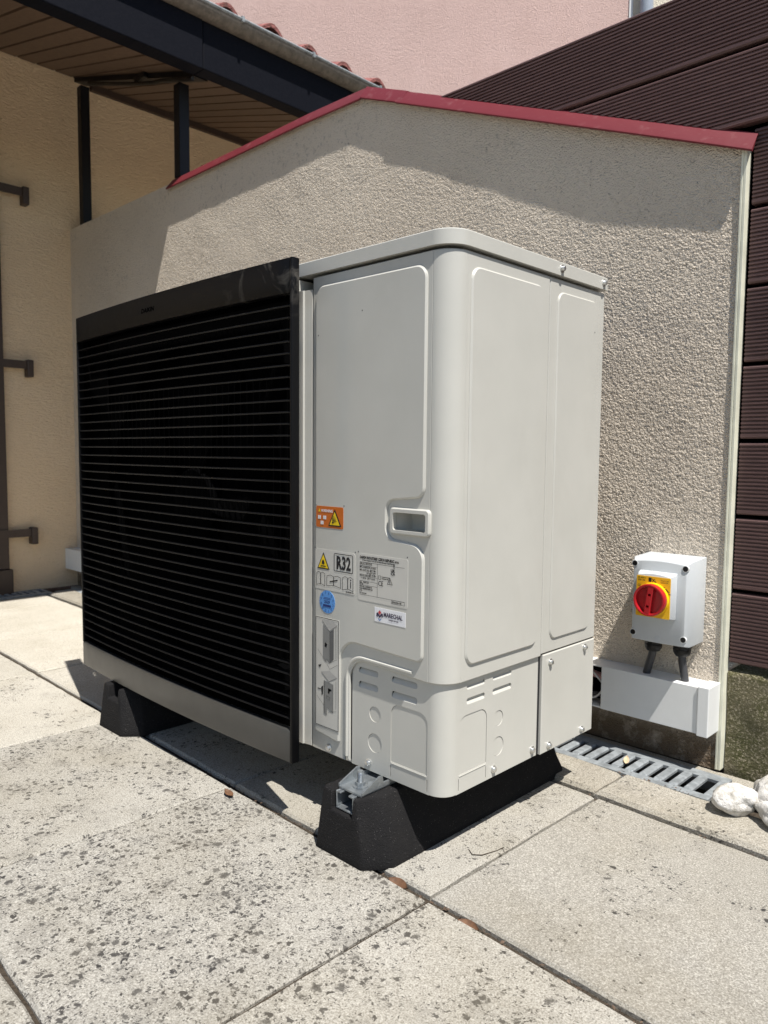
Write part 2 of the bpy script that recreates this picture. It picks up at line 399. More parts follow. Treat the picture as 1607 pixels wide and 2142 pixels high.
def rpoly(pts, seg=6):   # (u, v, radius)
    out = []; n = len(pts)
    for i in range(n):
        p = Vector(pts[i][:2]); r = pts[i][2] if len(pts[i]) > 2 else 0
        if r <= 0: out.append(tuple(p)); continue
        a = (Vector(pts[i-1][:2])-p).normalized(); b = (Vector(pts[(i+1) % n][:2])-p).normalized()
        ang = a.angle(b); t_ = r/math.tan(ang/2); c = p+(a+b).normalized()*(r/math.sin(ang/2))
        s0 = p+a*t_-c; s1 = p+b*t_-c
        a0 = math.atan2(s0.y, s0.x); a1 = math.atan2(s1.y, s1.x); d = (a1-a0+math.pi) % (2*math.pi)-math.pi
        out += [(c.x+r*math.cos(a0+d*k/seg), c.y+r*math.sin(a0+d*k/seg)) for k in range(seg+1)]
    return out
def rrect(u0, u1, v0, v1, r, seg=6): return rpoly([(u0, v0, r), (u1, v0, r), (u1, v1, r), (u0, v1, r)], seg)
def circ(u, v, r, seg=24): return [(u+r*math.cos(2*math.pi*i/seg), v+r*math.sin(2*math.pi*i/seg)) for i in range(seg)]
FRONT = lambda u, v, w_: (u, -w_, v)
SIDE = lambda u, v, w_: (w_, u, v)
_txt = {}
def text_mb(body, size, u, v, wv, mp, bold=0.0, align='LEFT', xs=1.0, shear=0.0, rot=0.0):
    cu = bpy.data.curves.new('t', 'FONT'); cu.body = body; cu.size = size; cu.align_x = align; cu.offset = bold; cu.shear = shear
    cu.resolution_u = 2; cu.fill_mode = 'FRONT'
    ob = bpy.data.objects.new('t', cu); COL.objects.link(ob)
    dg = bpy.context.evaluated_depsgraph_get(); dg.update()
    me = bpy.data.meshes.new_from_object(ob.evaluated_get(dg))
    cr, sr = math.cos(rot), math.sin(rot); mb = MB()
    mb.add([mp(u+cr*p.co.x*xs-sr*p.co.y, v+sr*p.co.x*xs+cr*p.co.y, wv) for p in me.vertices], [tuple(f.vertices) for f in me.polygons])
    bpy.data.objects.remove(ob); bpy.data.curves.remove(cu); bpy.data.meshes.remove(me)
    return mb
def join(*mbs):
    r = MB()
    for m_ in mbs: r.add(m_.v, m_.f)
    return r
def rect(u0, u1, v0, v1): return [(u0, v0), (u1, v0), (u1, v1), (u0, v1)]
def line_poly(a, b, t_):
    a, b = Vector(a), Vector(b); d = (b-a).normalized(); n = Vector((-d.y, d.x))*t_/2
    return [tuple(a-n), tuple(b-n), tuple(b+n), tuple(a+n)]

# ================================================================== SETTING
g = MB(); g.add([(-80,-80,-.05),(80,-80,-.05),(80,80,-.05),(-80,80,-.05)], [(0,1,2,3)])
ground = g.build('ground', 'soil', recalc=False); tag(ground, kind='structure')
bt = MB().box(-2.92, 5.0, 0.96, 6.2, -0.048, -0.010).build('back_terrace', 'terrace', smooth=0); tag(bt, kind='structure')
# ---- paving of concrete slabs
TH = math.radians(-1.6)
def rot2(x, y): return (x*math.cos(TH)-(y+0.06)*math.sin(TH), x*math.sin(TH)+(y+0.06)*math.cos(TH)-0.06)
pv = MB(); pv.box(-2.78, 3.2, -2.3, 0.50, -0.049, -0.0065)
paving = pv.build('paving', 'soil'); tag(paving, kind='structure')
def slab_mesh(name, x0, x1, y0, y1, zt, mat, parent, jit=0.0012, step=0.035, ch=0.004, tilt=(0, 0), r2=True, depth=0.045):
    pts = []
    def edge(a, b):
        n = max(2, int((Vector(b)-Vector(a)).length/step))
        for i in range(n):
            f = i/n; pts.append((a[0]+(b[0]-a[0])*f+random.uniform(-jit, jit), a[1]+(b[1]-a[1])*f+random.uniform(-jit, jit)))
    c = [(x0,y0),(x1,y0),(x1,y1),(x0,y1)]
    for i in range(4): edge(c[i], c[(i+1) % 4])
    cx, cy = (x0+x1)/2, (y0+y1)/2
    def mp(u, v, w_):
        z = w_ + (u-cx)*tilt[0]+(v-cy)*tilt[1]
        a, b = rot2(u, v) if r2 else (u, v)
        return (a, b, z)
    m = MB().plate(pts, zt-depth, zt, mp, ch=ch, back=False)
    return m.build(name, mat, parent, smooth=30)
xs = [-2.775, -2.552, -2.036, -1.553, -1.019, -0.503, 0.024, 0.545, 1.07, 1.6, 2.12, 2.64, 3.16]
ys = [0.418, -0.062, -0.568, -1.075, -1.59, -2.1]
for j in range(len(ys)-1):
    for i in range(len(xs)-1):
        gx, gy = 0.0027, 0.0028
        y1 = ys[j]-gy; y0 = ys[j+1]+gy
        if j == 0: y0 += 0.0036
        if j == 1: y1 -= 0.0012
        o = slab_mesh('slab', xs[i]+gx, xs[i+1]-gx, y0, y1, random.uniform(-0.0015, 0.0015)+(0.003 if j == 0 else 0), 'paving', paving,
                      tilt=(random.uniform(-.003, .003), random.uniform(-.003, .003)))
        li = {0: 0.15, 1: 1.15, 2: 1.25}.get(j, 0.9)
        if j == 0 and xs[i] > 0: li = 0.28 if i == 6 else 0.1
        if j == 0 and -1.2 < xs[i] < 0: li = 0.7
        if j == 0 and xs[i] < -1.5: li = -0.3
        if j == 1 and xs[i] < -0.9: li = 1.0
        if j == 1 and xs[i] < -1.5: li = 0.45
        if j == 1 and xs[i] > 0: li = 1.0
        if j == 1 and -0.6 < xs[i] < 0: li = 1.32
        o['dark'] = 0.3 if (j == 0 and xs[i] > 0) else (0.2 if xs[i] > 0 else random.uniform(0, .15))
        o['lichen'] = li + random.uniform(-.05, .05); o['tone'] = (0.6 if xs[i] < -1.9 else 0.45) if xs[i] < -1.4 and j == 0 else (0.3 if xs[i] < -1.4 else 0.0)+random.uniform(0, .12)
kb = MB(); kb.box(-2.78, 3.2, 0.43, 0.53, -0.047, -0.012)
kerb = kb.build('kerb', 'soil'); tag(kerb, kind='structure')
for a, b in ((-2.77, -2.02), (-2.02, -1.005), (-1.005, 0.013), (0.013, 1.02), (1.02, 2.03), (2.03, 3.1)):
    o = slab_mesh('kerb_stone', a+.003, b-.003, 0.428, 0.548 if b > 0.5 else 0.542, 0.011, 'kerb_concrete', kerb, jit=0.0018, ch=0.007, step=0.03, depth=0.055)
    o['lichen'] = 0.55; o['tone'] = 0.0

# ================================================================== ROUGHCAST LOW WALL
YW = 0.72
wall = thing('garden_wall', 'beige rough-cast wall with a sloping top behind the heat pump', 'wall', (-1.4, 0.8, 0))
prof = [(-2.93, 0.0), (0.152, 0.0), (0.152, 1.277), (-0.775, 1.648), (-0.945, 1.703), (-2.93, 1.7035)]
MB().plate(prof, -0.20, -0.012, lambda u, v, w_: (u, YW-w_, v)).build('wall_core', 'roughcast', wall, smooth=0)
def wall_top(x): return np.interp(x, [-2.93, -0.945, -0.775, 0.152], [1.705, 1.706, 1.650, 1.279])
def roughcast_relief():
    # trowelled rough-cast as real relief: dense grids pushed in and out by filtered noise
    st = 0.0014; NX, NZ = int(3.12/st)+2, int(1.76/st)+2
    fx = np.fft.fftfreq(NX, st)[:, None]; fz = np.fft.rfftfreq(NZ, st)[None, :]; k2 = fx**2+fz**2
    def field(sig, seed):
        w_ = np.random.default_rng(seed).standard_normal((NX, NZ))
        f = np.fft.irfft2(np.fft.rfft2(w_)*np.exp(-2*(math.pi**2)*sig*sig*k2), s=(NX, NZ)); return f/f.std()
    h = np.tanh(1.2*field(0.00125, 1))*0.00026+np.tanh(field(0.0026, 2))*0.00016+field(0.03, 3)*0.0003+field(0.15, 4)*0.0006
    def patch(x0, x1, z0, z1, step, name):
        xs_ = np.linspace(x0, x1, int((x1-x0)/step)+1); rows = int((1.705-z0 if z1 is None else z1-z0)/step)
        tz = np.linspace(0, 1, rows+1); top = wall_top(xs_) if z1 is None else np.full(len(xs_), z1)
        X = np.repeat(xs_[:, None], rows+1, 1); Z = z0+(top[:, None]-z0)*tz[None, :]
        ix = np.clip(((X+2.95)/st).astype(int), 0, NX-1); iz = np.clip((Z/st).astype(int), 0, NZ-1)
        co = np.stack([X, YW-h[ix, iz], Z], -1).reshape(-1, 3)-np.array(ORG[wall])
        nc, nr = len(xs_), rows+1
        a = (np.arange(nc-1)[:, None]*nr+np.arange(nr-1)[None, :]).reshape(-1)
        quads = np.stack([a, a+nr, a+nr+1, a+1], -1).astype(np.int32)
        me = bpy.data.meshes.new(name); me.vertices.add(len(co)); me.vertices.foreach_set('co', co.astype(np.float32).ravel())
        me.loops.add(quads.size); me.loops.foreach_set('vertex_index', quads.ravel())
        me.polygons.add(len(quads)); me.polygons.foreach_set('loop_start', np.arange(0, quads.size, 4, dtype=np.int32))
        me.polygons.foreach_set('use_smooth', np.ones(len(quads), dtype=bool))
        me.update(calc_edges=True); me.materials.append(M['roughcast'])
        link('render_face', me, wall)
    patch(-0.24, 0.1472, 0.0, None, 0.0014, 'render_face')
    patch(-1.40, -0.24, 0.80, None, 0.0019, 'render_face')
    patch(-2.93, -1.40, 0.80, None, 0.0030, 'render_face')
    patch(-2.93, -0.24, 0.0, 0.80, 0.008, 'render_face')
roughcast_relief()
MB().box(0.1525, 0.1585, YW-0.004, YW+0.02, 0.002, 1.268).box(0.1475, 0.1523, YW-0.0045, YW-0.0005, 0.002, 1.268).build('corner_bead', 'bead_pvc', wall, smooth=0, bevel=0.001)
def coping(name, pts, ov, ends=0.0):
    # pts: list of (x, ztop); ov: overhang at each point; tilted face with a folded drip
    prof_n = None; rings = []
    for (x, z), o_ in zip(pts, ov):
        rings.append([(x, YW+0.10, z+0.012), (x, YW+0.012, z+0.006), (x, YW-o_+0.002, z-0.030), (x, YW-o_, z-0.034), (x, YW-o_+0.004, z-0.037), (x, YW+0.008, z+0.001), (x, YW+0.10, z+0.008)])
    m = MB(); n = 7; vs = [p for r in rings for p in r]; fs = []
    for k in range(len(rings)-1):
        for i in range(n):
            fs.append((k*n+i, k*n+(i+1) % n, (k+1)*n+(i+1) % n, (k+1)*n+i))
    fs += [tuple(range(n))[::-1], tuple(range((len(rings)-1)*n, len(rings)*n))]
    return m.add(vs, fs).build(name, 'red_flashing', wall, smooth=30)
coping('coping_sheet', [(-2.02, 1.717), (-1.6, 1.722), (-1.2, 1.727), (-0.932, 1.724)], [0.019, 0.018, 0.017, 0.016])
coping('coping_sheet', [(-0.931, 1.7265), (-0.768, 1.6635)], [0.0165, 0.018])
def zr(x): return 1.666+(x+0.785)*(1.2875-1.666)/(0.172+0.785)
coping('coping_sheet', [(x, zr(x)+0.002) for x in (-0.787, -0.6, -0.43, -0.25, -0.1, 0.02, 0.10, 0.172)], [0.0195, 0.0205, 0.0218, 0.0235, 0.0238, 0.0222, 0.0205, 0.0188])

# ================================================================== FENCE
fence = thing('slat_fence', 'dark brown ridged composite board fence to the right of the rough-cast wall', 'fence', (1.2, 0.75, 0))
YF = 0.733
def board_profile(z0, z1, yf=YF):
    p = [(yf+0.022, z0), (yf+0.003, z0), (yf, z0+0.003), (yf, z0+0.006)]
    n = 17; a = z0+0.006; b = z1-0.006; st = (b-a)/n
    for k in range(n):
        c = a+k*st
        p += [(yf, c+st*0.42), (yf+0.0036, c+st*0.52), (yf+0.0036, c+st*0.86), (yf, c+st*0.97)]
    p += [(yf, z1-0.003), (yf+0.003, z1), (yf+0.022, z1)]
    return p
zb = [0.232+0.1547*k for k in range(10)]
bp = board_profile(0, 0.146, 0.0)
def sloped_board(z0, z1, x1):
    # left end cut along the slope of the coping
    n_ = board_profile(z0, z1, YF-0.006); m = MB(); k = len(n_)
    vs = []
    for y, z in n_: vs.append((-0.785+(z-1.666-0.004)/((1.2875-1.666)/(0.172+0.785)), y, z))
    vs += [(x1, y, z) for y, z in n_]
    fs = [(i, (i+1) % k, k+(i+1) % k, k+i) for i in range(k)]
    for a, b, c in geometry.tessellate_polygon([[Vector((y, z, 0)) for y, z in n_]]): fs += [(a, b, c), (k+a, k+c, k+b)]
    return m.add(vs, fs)
bm_short = MB().extr(bp, 0, 1.9).mesh('fence_board', 'fence_board', smooth=30)
for k, z in enumerate(zb[:-1]):
    if k >= 7: sloped_board(z+0.004 if k == 7 else z, z+0.146, 2.062).build('board', 'fence_board', fence, smooth=30)
    else: link('board', bm_short, fence, (0.1615+0.0006*k, YF, z))
MB().plate([(0.10, 0.236), (2.055, 0.236), (2.055, 1.60), (-0.56, 1.60), (0.10, 1.337)], -0.006, 0.0, lambda u, v, w_: (u, YF+0.0245-w_, v)).build('gap_shade_sheet', 'coil_dark', fence, smooth=0)  # added dark sheet, no fence part: keeps daylight out of the board gaps
for x in (0.62, 1.95): MB().box(x, x+0.06, YF+0.0315, YF+0.09, 0.0, 1.60).build('post', 'post_dark', fence, smooth=0, bevel=0.003)
plinth = thing('concrete_plinth', 'low mossy concrete base wall under the brown board fence', 'wall', (1.1, 0.8, 0))
def rough_block(x0, x1, y0, y1, z0, z1, nx, nz, amp):
    m = MB(); vs = []; fs = []
    for k in range(nz+1):
        for i in range(nx+1):
            x = x0+(x1-x0)*i/nx; z = z0+(z1-z0)*k/nz
            d = noise.noise(Vector((x*9, z*9, 3)))*amp+noise.noise(Vector((x*28, z*28, 7)))*amp*0.4
            tz = noise.noise(Vector((x*14, 5, 1)))*amp*0.7 if k == nz else 0
            vs.append((x, y0+d, z+tz))
    for k in range(nz):
        for i in range(nx):
            a = k*(nx+1)+i; fs.append((a, a+1, a+nx+2, a+nx+1))
    b0 = len(vs); 
    for i in range(nx+1): vs.append((x0+(x1-x0)*i/nx, y1, z1))
    for i in range(nx): fs.append((nz*(nx+1)+i, nz*(nx+1)+i+1, b0+i+1, b0+i))
    return m.add(vs, fs)
rough_block(0.1605, 2.1, 0.735, 0.95, -0.04, 0.214, 160, 22, 0.006).build('footing', 'mossy_concrete', plinth, smooth=60, recalc=False)

# ================================================================== HOUSE ON THE LEFT
house = thing('house', 'cream rendered house with timber eaves and red tiled roof at the left', 'house', (-3.0, 0.5, 0))
XH = -2.93
MB().box(-3.18, XH, -2.4, 4.4, 0.0, 2.52).build('wall', 'cream_render', house, smooth=0)
SL = 0.30
def zs(x): return 2.41-SL*(x+2.93)
def sk(x): return -0.08*(x+2.93)
soff = MB().hexa([(XH+.002, -1.7, zs(XH)+.016), (-1.86, -1.7, zs(-1.86)+.016), (-1.86, 3.4, zs(-1.86)+.016), (XH+.002, 3.4, zs(XH)+.016),
                  (XH+.002, -1.7, zs(XH)+.03), (-1.86, -1.7, zs(-1.86)+.03), (-1.86, 3.4, zs(-1.86)+.03), (XH+.002, 3.4, zs(XH)+.03)]).build('soffit', 'roof_deck', house, smooth=0)
def plank(y0, wd, x0=-2.925, x1=-1.864):
    g_ = 0.0035
    pts = []
    for dz in (0.0, 0.014):
        e = 0.0025 if dz == 0 else 0
        pts += [(x0, y0+g_+e+sk(x0), zs(x0)+dz), (x1, y0+g_+e+sk(x1), zs(x1)+dz), (x1, y0+wd-g_-e+sk(x1), zs(x1)+dz), (x0, y0+wd-g_-e+sk(x0), zs(x0)+dz)]
    return MB().hexa(pts)
yy = -0.6
while yy < 2.9:
    wd = 0.084
    plank(yy, wd).build('plank', 'soffit_wood', soff, smooth=0)
    yy += wd
beam = MB().box(-1.87, -1.80, -1.7, 0.735, 2.070, 2.262).build('eaves_beam', 'beam_dark', house, smooth=0, bevel=0.004)
MB().box(-1.868, -1.804, 0.738, 3.4, 2.073, 2.258).build('eaves_beam', 'beam_dark', house, smooth=0, bevel=0.004)
# gutter, along y
gp = []
gc = (-1.796, 2.283); r_ = 0.041
for k in range(13):
    a = math.pi+math.pi*k/12; gp.append((gc[0]+r_*math.cos(a), gc[1]+r_*math.sin(a)*0.95))
gp2 = [(gc[0]+(x-gc[0])*0.95, gc[1]+(z-gc[1])*0.95) for x, z in gp[::-1]]
gm = MB(); pr = gp+gp2; n = len(pr)
gm.add([(x, -1.75, z) for x, z in pr]+[(x, 3.45, z) for x, z in pr], [(i, (i+1) % n, n+(i+1) % n, n+i) for i in range(n)])
gut = gm.build('gutter', 'gutter_zinc', house, smooth=40)
MB().cyl((-1.757, -1.75, 2.287), (-1.757, 3.45, 2.287), 0.0065, seg=8).build('gutter_bead', 'galvanised', gut)
for y in (0.88, 1.23, 1.62): MB().box(-1.762, -1.7475, y-0.006, y+0.006, 2.276, 2.2955).build('gutter_clip', 'galvanised', gut, smooth=0)
deck = MB().hexa([(-3.4, -1.7, zs(-3.4)+.032), (-1.875, -1.7, zs(-1.875)+.032), (-1.875, 3.4, zs(-1.875)+.032), (-3.4, 3.4, zs(-3.4)+.032),
                  (-3.4, -1.7, zs(-3.4)+.215), (-1.875, -1.7, zs(-1.875)+.215), (-1.875, 3.4, zs(-1.875)+.215), (-3.4, 3.4, zs(-3.4)+.215)]).build('roof', 'roof_deck', house, smooth=0)
def tile_mesh():
    m = MB(); n = 14; L_ = 0.46; vs = []
    pr = []
    for i in range(n+1):
        f = i/n
        if f < 0.62: pr.append((f*0.205, 0.045*math.sin(math.pi*f/0.62)))
        else: pr.append((f*0.205, -0.016*math.sin(math.pi*(f-0.62)/0.38)))
    low = [(a, b-0.016) for a, b in pr][::-1]; ring = pr+low; k = len(ring)
    cs, sn = math.cos(math.atan(SL)), math.sin(math.atan(SL))
    for t_ in (0.0, -L_):
        for a, b in ring: vs.append((t_*cs+b*sn*0.3, a, -t_*sn*1.0+b))
    fs = [(i, (i+1) % k, k+(i+1) % k, k+i) for i in range(k)]
    for q in range(n): fs += [(q, q+1, k-2-q, k-1-q), (k+q, k+k-1-q, k+k-2-q, k+q+1)]
    return m.add(vs, fs).mesh('tile', 'roof_tile', smooth=40)
tm = tile_mesh()
for r in range(3):
    for c_ in range(18):
        x = -1.792-r*0.38; o = link('tile', tm, deck, (x+random.uniform(-.008, .008), -0.62+c_*0.2, 2.302+SL*r*0.38+r*0.012+random.uniform(-.004, .004)))
        o.rotation_euler = (random.uniform(-.02, .02), random.uniform(-.01, .02), random.uniform(-.03, .03))
MB().box(-2.860, -2.818, 0.735, 0.777, 1.706, zs(-2.77)-0.022).build('post', 'post_dark', house, smooth=0, bevel=0.003)
MB().box(-2.012, -1.968, 0.735, 0.779, 1.728, zs(-1.9)-0.02).build('post', 'post_dark', house, smooth=0, bevel=0.003)
def slope_bar(y0, y1, dz0, dz1, x0, x1):
    return MB().hexa([(x0,y0,zs(x0)+dz0),(x1,y0,zs(x1)+dz0),(x1,y1,zs(x1)+dz0),(x0,y1,zs(x0)+dz0),(x0,y0,zs(x0)+dz1),(x1,y0,zs(x1)+dz1),(x1,y1,zs(x1)+dz1),(x0,y1,zs(x0)+dz1)])
slope_bar(0.742, 0.80, -0.022, -0.001, -2.90, -1.872).build('rafter', 'post_dark', house, smooth=0)
cab = []
for k in range(13):
    x = -2.72+0.86*k/12; cab.append((x, 0.728, zs(x)-0.034-0.012*math.sin(math.pi*k/12)*(1 if k < 9 else 0.4)))
MB().tube(cab, 0.008, 8).build('cable', 'black_plastic', house)
MB().box(-2.298, -2.215, 0.722, 0.741, zs(-2.25)-0.03, zs(-2.25)-0.008).build('junction_box', 'black_plastic', house, smooth=0, bevel=0.002)
MB().box(XH+.001, XH+0.022, 0.83, 3.3, zs(XH)-0.036, zs(XH)-0.006).build('wall_trim', 'trim_brown', house, smooth=0)
# a shutter frame seen edge-on at the picture edge, with three strap hinges
sh = MB().box(XH+0.001, XH+0.03, -0.6, 0.392, 0.115, 2.02).box(XH+0.001, XH+0.045, -0.6, 0.402, 0.0, 0.114).build('shutter', 'shutter_brown', house, smooth=0, bevel=0.003)
for z in (1.817, 1.048, 0.277):
    MB().box(XH+0.0305, XH+0.038, 0.12, 0.488, z-0.018, z+0.018).cyl((XH+0.038, 0.42, z), (XH+0.0415, 0.42, z), 0.006, seg=8).build('strap_hinge', 'shutter_brown', sh, smooth=0)
    MB().box(XH+0.001, XH+0.047, 0.489, 0.518, z-0.055, z+0.024).build('hinge_pin', 'shutter_brown', sh, smooth=0, bevel=0.005)

# ================================================================== PINK HOUSE BEHIND
pink = thing('neighbour_house', 'pink rendered house wall with pale corner and downpipe, behind the roof', 'house', (-2.3, 5.0, 0))
pink.rotation_euler = (0, 0, math.radians(34)); pink.location = (-3.207, 6.766, 0); pink.scale = (1.3, 1.3, 1.3)
MB().box(-11, -2.31, 5.0, 5.3, 0, 8).build('wall', 'pink_render', pink, smooth=0)
MB().box(-2.309, -2.282, 4.99, 5.29, 0, 8).build('corner_trim', 'white_pvc', pink, smooth=0)
MB().box(-2.281, 3.5, 5.0, 5.3, 0, 8).build('pale_wall', 'pale_render', pink, smooth=0)
pp = MB().cyl((-2.185, 4.93, 0), (-2.185, 4.93, 8), 0.05, seg=20).build('downpipe', 'pipe_grey', pink)
MB().cyl((-2.185, 4.93, 4.6), (-2.185, 4.93, 4.64), 0.057, seg=20).build('pipe_clip', 'pipe_grey', pp)

# ================================================================== DRAIN GRATES
def grate(name, label, origin, length, along='x', end_right=False):
    g_ = thing('drain_grate', label, 'grate', origin, 'galvanised drain grates at the foot of the walls')
    W = 0.13; mp = (lambda a, b: (a, b)) if along == 'x' else (lambda a, b: (b, a))
    def bx(a0, a1, b0, b1, z0, z1):
        m = MB(); x0, y0 = mp(a0, b0); x1, y1 = mp(a1, b1)
        return m.box(min(x0, x1), max(x0, x1), min(y0, y1), max(y0, y1), z0, z1)
    off = ORG[g_]
    fr = join(bx(0, length, 0.0, 0.021, -0.004, 0.004), bx(0, length, W-0.028, W, -0.004, 0.004), bx(0, 0.016, 0.0212, W-0.0282, -0.004, 0.004), bx(length-0.016, length, 0.0212, W-0.0282, -0.004, 0.004),
              bx(0, length, -0.001, 0.003, -0.03, -0.0042), bx(0, length, W-0.003, W, -0.03, -0.0042))
    me = fr.mesh('frame', 'galvanised', smooth=30, bevel=0.001, seg=1); link('frame', me, g_, off)
    n = int((length-0.032)/0.0305); st = (length-0.032)/n
    bar = bx(0, 0.0185, 0.0212, W-0.0282, -0.004, 0.0055)
    bme = bar.mesh('bar', 'galvanised', smooth=30, bevel=0.0025, seg=1)
    dme = MB()
    for q in range(3):
        a, b = mp(0.009, 0.033+q*0.03); dme.cyl((a, b, 0.0054), (a, b, 0.0064), 0.003, 0.002, 8)
    dm = dme.mesh('stud', 'galvanised', smooth=40)
    for k in range(1, n):
        a, b = mp(0.016+k*st-0.0092, 0)
        o = link('bar', bme, g_, off+Vector((a, b, 0)))
    return g_
spots = [(0.197-0.5*(k+1), 0.552) for k in range(6)]
lab = ['galvanised drain grate beside the white stones at the end of the row', 'galvanised drain grate behind the right rubber foot', 'galvanised drain grate behind the middle of the heat pump',
       'galvanised drain grate behind the heat pump fan', 'galvanised drain grate behind the left rubber foot', 'sunlit drain grate in the far left corner']
for (x, y), l_ in zip(spots, lab): grate('g', l_, (x+0.001, y, 0.002), 0.498)
for k, y in enumerate((0.04, -0.46, -0.96)):
    grate('g', ['shaded drain grate at the foot of the cream house wall, next to the corner', 'shaded drain grate under the brown shutter', 'shaded drain grate under the brown shutter, nearest to the viewer'][k], (-2.925, y, 0.0), 0.498, 'y')
tr = MB().box(-2.92, 0.20, 0.5452, 0.70, -0.049, -0.035); drain = tr.build('drain_channel', 'soil'); tag(drain, kind='structure')
MB().box(-2.93, 0.25, 0.684, 0.7195, -0.04, -0.003).build('mortar_strip', 'kerb_concrete', drain, smooth=0)
MB().box(-2.80, 0.20, 0.5436, 0.5505, -0.04, -0.004).build('channel_edge', 'kerb_concrete', drain, smooth=0)

# ================================================================== HEAT PUMP
ZB, ZT = 0.116, 0.9945; D = 0.46
hp = thing('heat_pump', 'ivory outdoor heat pump unit with black louvred front, standing on two rubber feet', 'heat pump', (-0.55, 0.23, 0.1))
# inner body
MB().box(-1.10, -0.345, 0.05, 0.452, ZB+0.006, 0.97).box(-0.3449, -0.009, 0.035, 0.452, ZB+0.006, 0.97).build('casing', 'ivory', hp, smooth=0)
MB().plate(rpoly([(-1.098, 0.010, 0.005), (-0.010, 0.010, 0.030), (-0.010, 0.45, 0.005), (-1.098, 0.45, 0.005)], 8), ZB-0.0005, ZB+0.005, lambda u, v, w_: (u, v, w_)).build('base_pan', 'ivory', hp, smooth=0)
RC = 0.036
def corner(m, inset_, z0, z1, th=0.004, ch=0.002, seg=18, ztop_ch=True):
    rings = []
    for k in range(seg+1):
        a = -math.pi/2+math.pi/2*k/seg; cx, cy = -RC, RC
        ro = RC-inset_; ri = ro-th
        prof_ = [(ri, z0), (ro-ch, z0), (ro, z0+ch), (ro, z1-ch), (ro-ch, z1), (ri, z1)]
        rings.append([(cx+r*math.cos(a), cy+r*math.sin(a), z) for r, z in prof_])
    n = 6; vs = [p for r in rings for p in r]; fs = []
    for k in range(seg):
        for i in range(n): fs.append((k*n+i, k*n+(i+1) % n, (k+1)*n+(i+1) % n, (k+1)*n+i))
    fs += [tuple(range(n))[::-1], tuple(range(seg*n, seg*n+n))]
    m.add(vs, fs); return m
PZ0, PZ1 = 0.3005, 0.9660
# front panel with cut-out for the service cover (arched corner) and handle opening
HU0, HU1, HV0, HV1 = -0.118, -0.0335, 0.531, 0.5735
fo = rpoly([(-0.314, ZB+0.004), (-0.2275, ZB+0.004), (-0.2275, ZB+0.012), (-0.2155, ZB+0.006), (-0.2155, PZ0+0.006, 0.034), (-RC, PZ0), (-RC, PZ1), (-0.314, PZ1)], 8)
fm = MB().plate(fo, -0.004, 0.0, FRONT, holes=[rrect(HU0+.006, HU1-.006, HV0+.006, HV1-.006, 0.003, 3)], ch=0.0015)
corner(fm, 0.0, PZ0, PZ1)
fm.plate(rect(RC, 0.2665, PZ0, PZ1), -0.004, 0.0, SIDE, ch=0.0015)
fp = fm.build('front_panel', 'ivory', hp, smooth=25)
RW = 0.0042
# raised fields pressed into the panel
fld = rpoly([(-0.303, 0.155, 0.006), (-0.2385, 0.148, 0.004), (-0.236, 0.336, 0.038), (-0.046, 0.330, 0.012), (-0.046, 0.516, 0.026), (-0.127, 0.523, 0.020), (-0.127, 0.5835, 0.018), (-0.046, 0.592, 0.018), (-0.046, 0.9475, 0.022), (-0.303, 0.9485, 0.020)], 7)
MB().plate(fld, -0.001, RW, FRONT, ch=0.0028).build('raised_field', 'ivory', fp, smooth=22)
MB().plate(rpoly([(0.045, 0.326, 0.020), (0.249, 0.326, 0.020), (0.249, 0.9455, 0.022), (0.045, 0.9455, 0.022)], 8), -0.001, 0.0036, SIDE, ch=0.0028).build('raised_field', 'ivory', fp, smooth=22)
# bead following the arched cut-out
def ribbon(path, wd, h, mp):
    n = len(path); L_, R_ = [], []
    for i in range(n):
        a = Vector(path[max(i-1, 0)]); b = Vector(path[min(i+1, n-1)]); d = (b-a).normalized(); nn = Vector((-d.y, d.x))
        p = Vector(path[i]); L_.append(p+nn*wd/2); R_.append(p-nn*wd/2)
    vs = []; fs = []
    for i in range(n):
        l, r = L_[i], R_[i]; c1 = l.lerp(r, 0.3); c2 = l.lerp(r, 0.7)
        vs += [mp(l.x, l.y, 0.0001), mp(c1.x, c1.y, h), mp(c2.x, c2.y, h), mp(r.x, r.y, 0.0001), mp((l.x+r.x)/2, (l.y+r.y)/2, -0.002)]
    for i in range(n-1):
        for k in range(5): fs.append((i*5+k, i*5+(k+1) % 5, i*5+5+(k+1) % 5, i*5+5+k))
    fs += [(0, 1, 2, 3, 4), tuple((n-1)*5+k for k in (4, 3, 2, 1, 0))]
    return MB().add(vs, fs)
arc = [(-0.2215, 0.130)]+[(-0.2215+0.04-0.04*math.cos(a), 0.272+0.04*math.sin(a)) for a in [math.pi/2*k/9 for k in range(10)]]+[(-0.07, 0.3105)]
ribbon(arc, 0.0065, 0.0030, FRONT).build('bead', 'ivory', fp, smooth=45)
# handle rim + recess
hr = MB().plate(rrect(HU0, HU1, HV0, HV1, 0.007, 5), -0.003, 0.0062, FRONT, holes=[rrect(HU0+.0075, HU1-.0075, HV0+.0065, HV1-.0075, 0.004, 4)], ch=0.002)
hobj = hr.build('handle_rim', 'ivory', fp, smooth=25)
rc = MB(); a0, a1, b0, b1 = HU0+.0055, HU1-.0055, HV0+.0045, HV1-.0055
rc.add([(a0,.0045,b0),(a1,.0045,b0),(a1,.0045,b1),(a0,.0045,b1),(a0+.012,.030,b0+.001),(a1-.002,.030,b0+.001),(a1-.002,.030,b1-.001),(a0+.012,.030,b1-.001)],
       [(0,1,5,4),(1,2,6,5),(2,3,7,6),(3,0,4,7),(4,5,6,7)])
rc.build('handle_recess', 'ivory', fp, smooth=0)
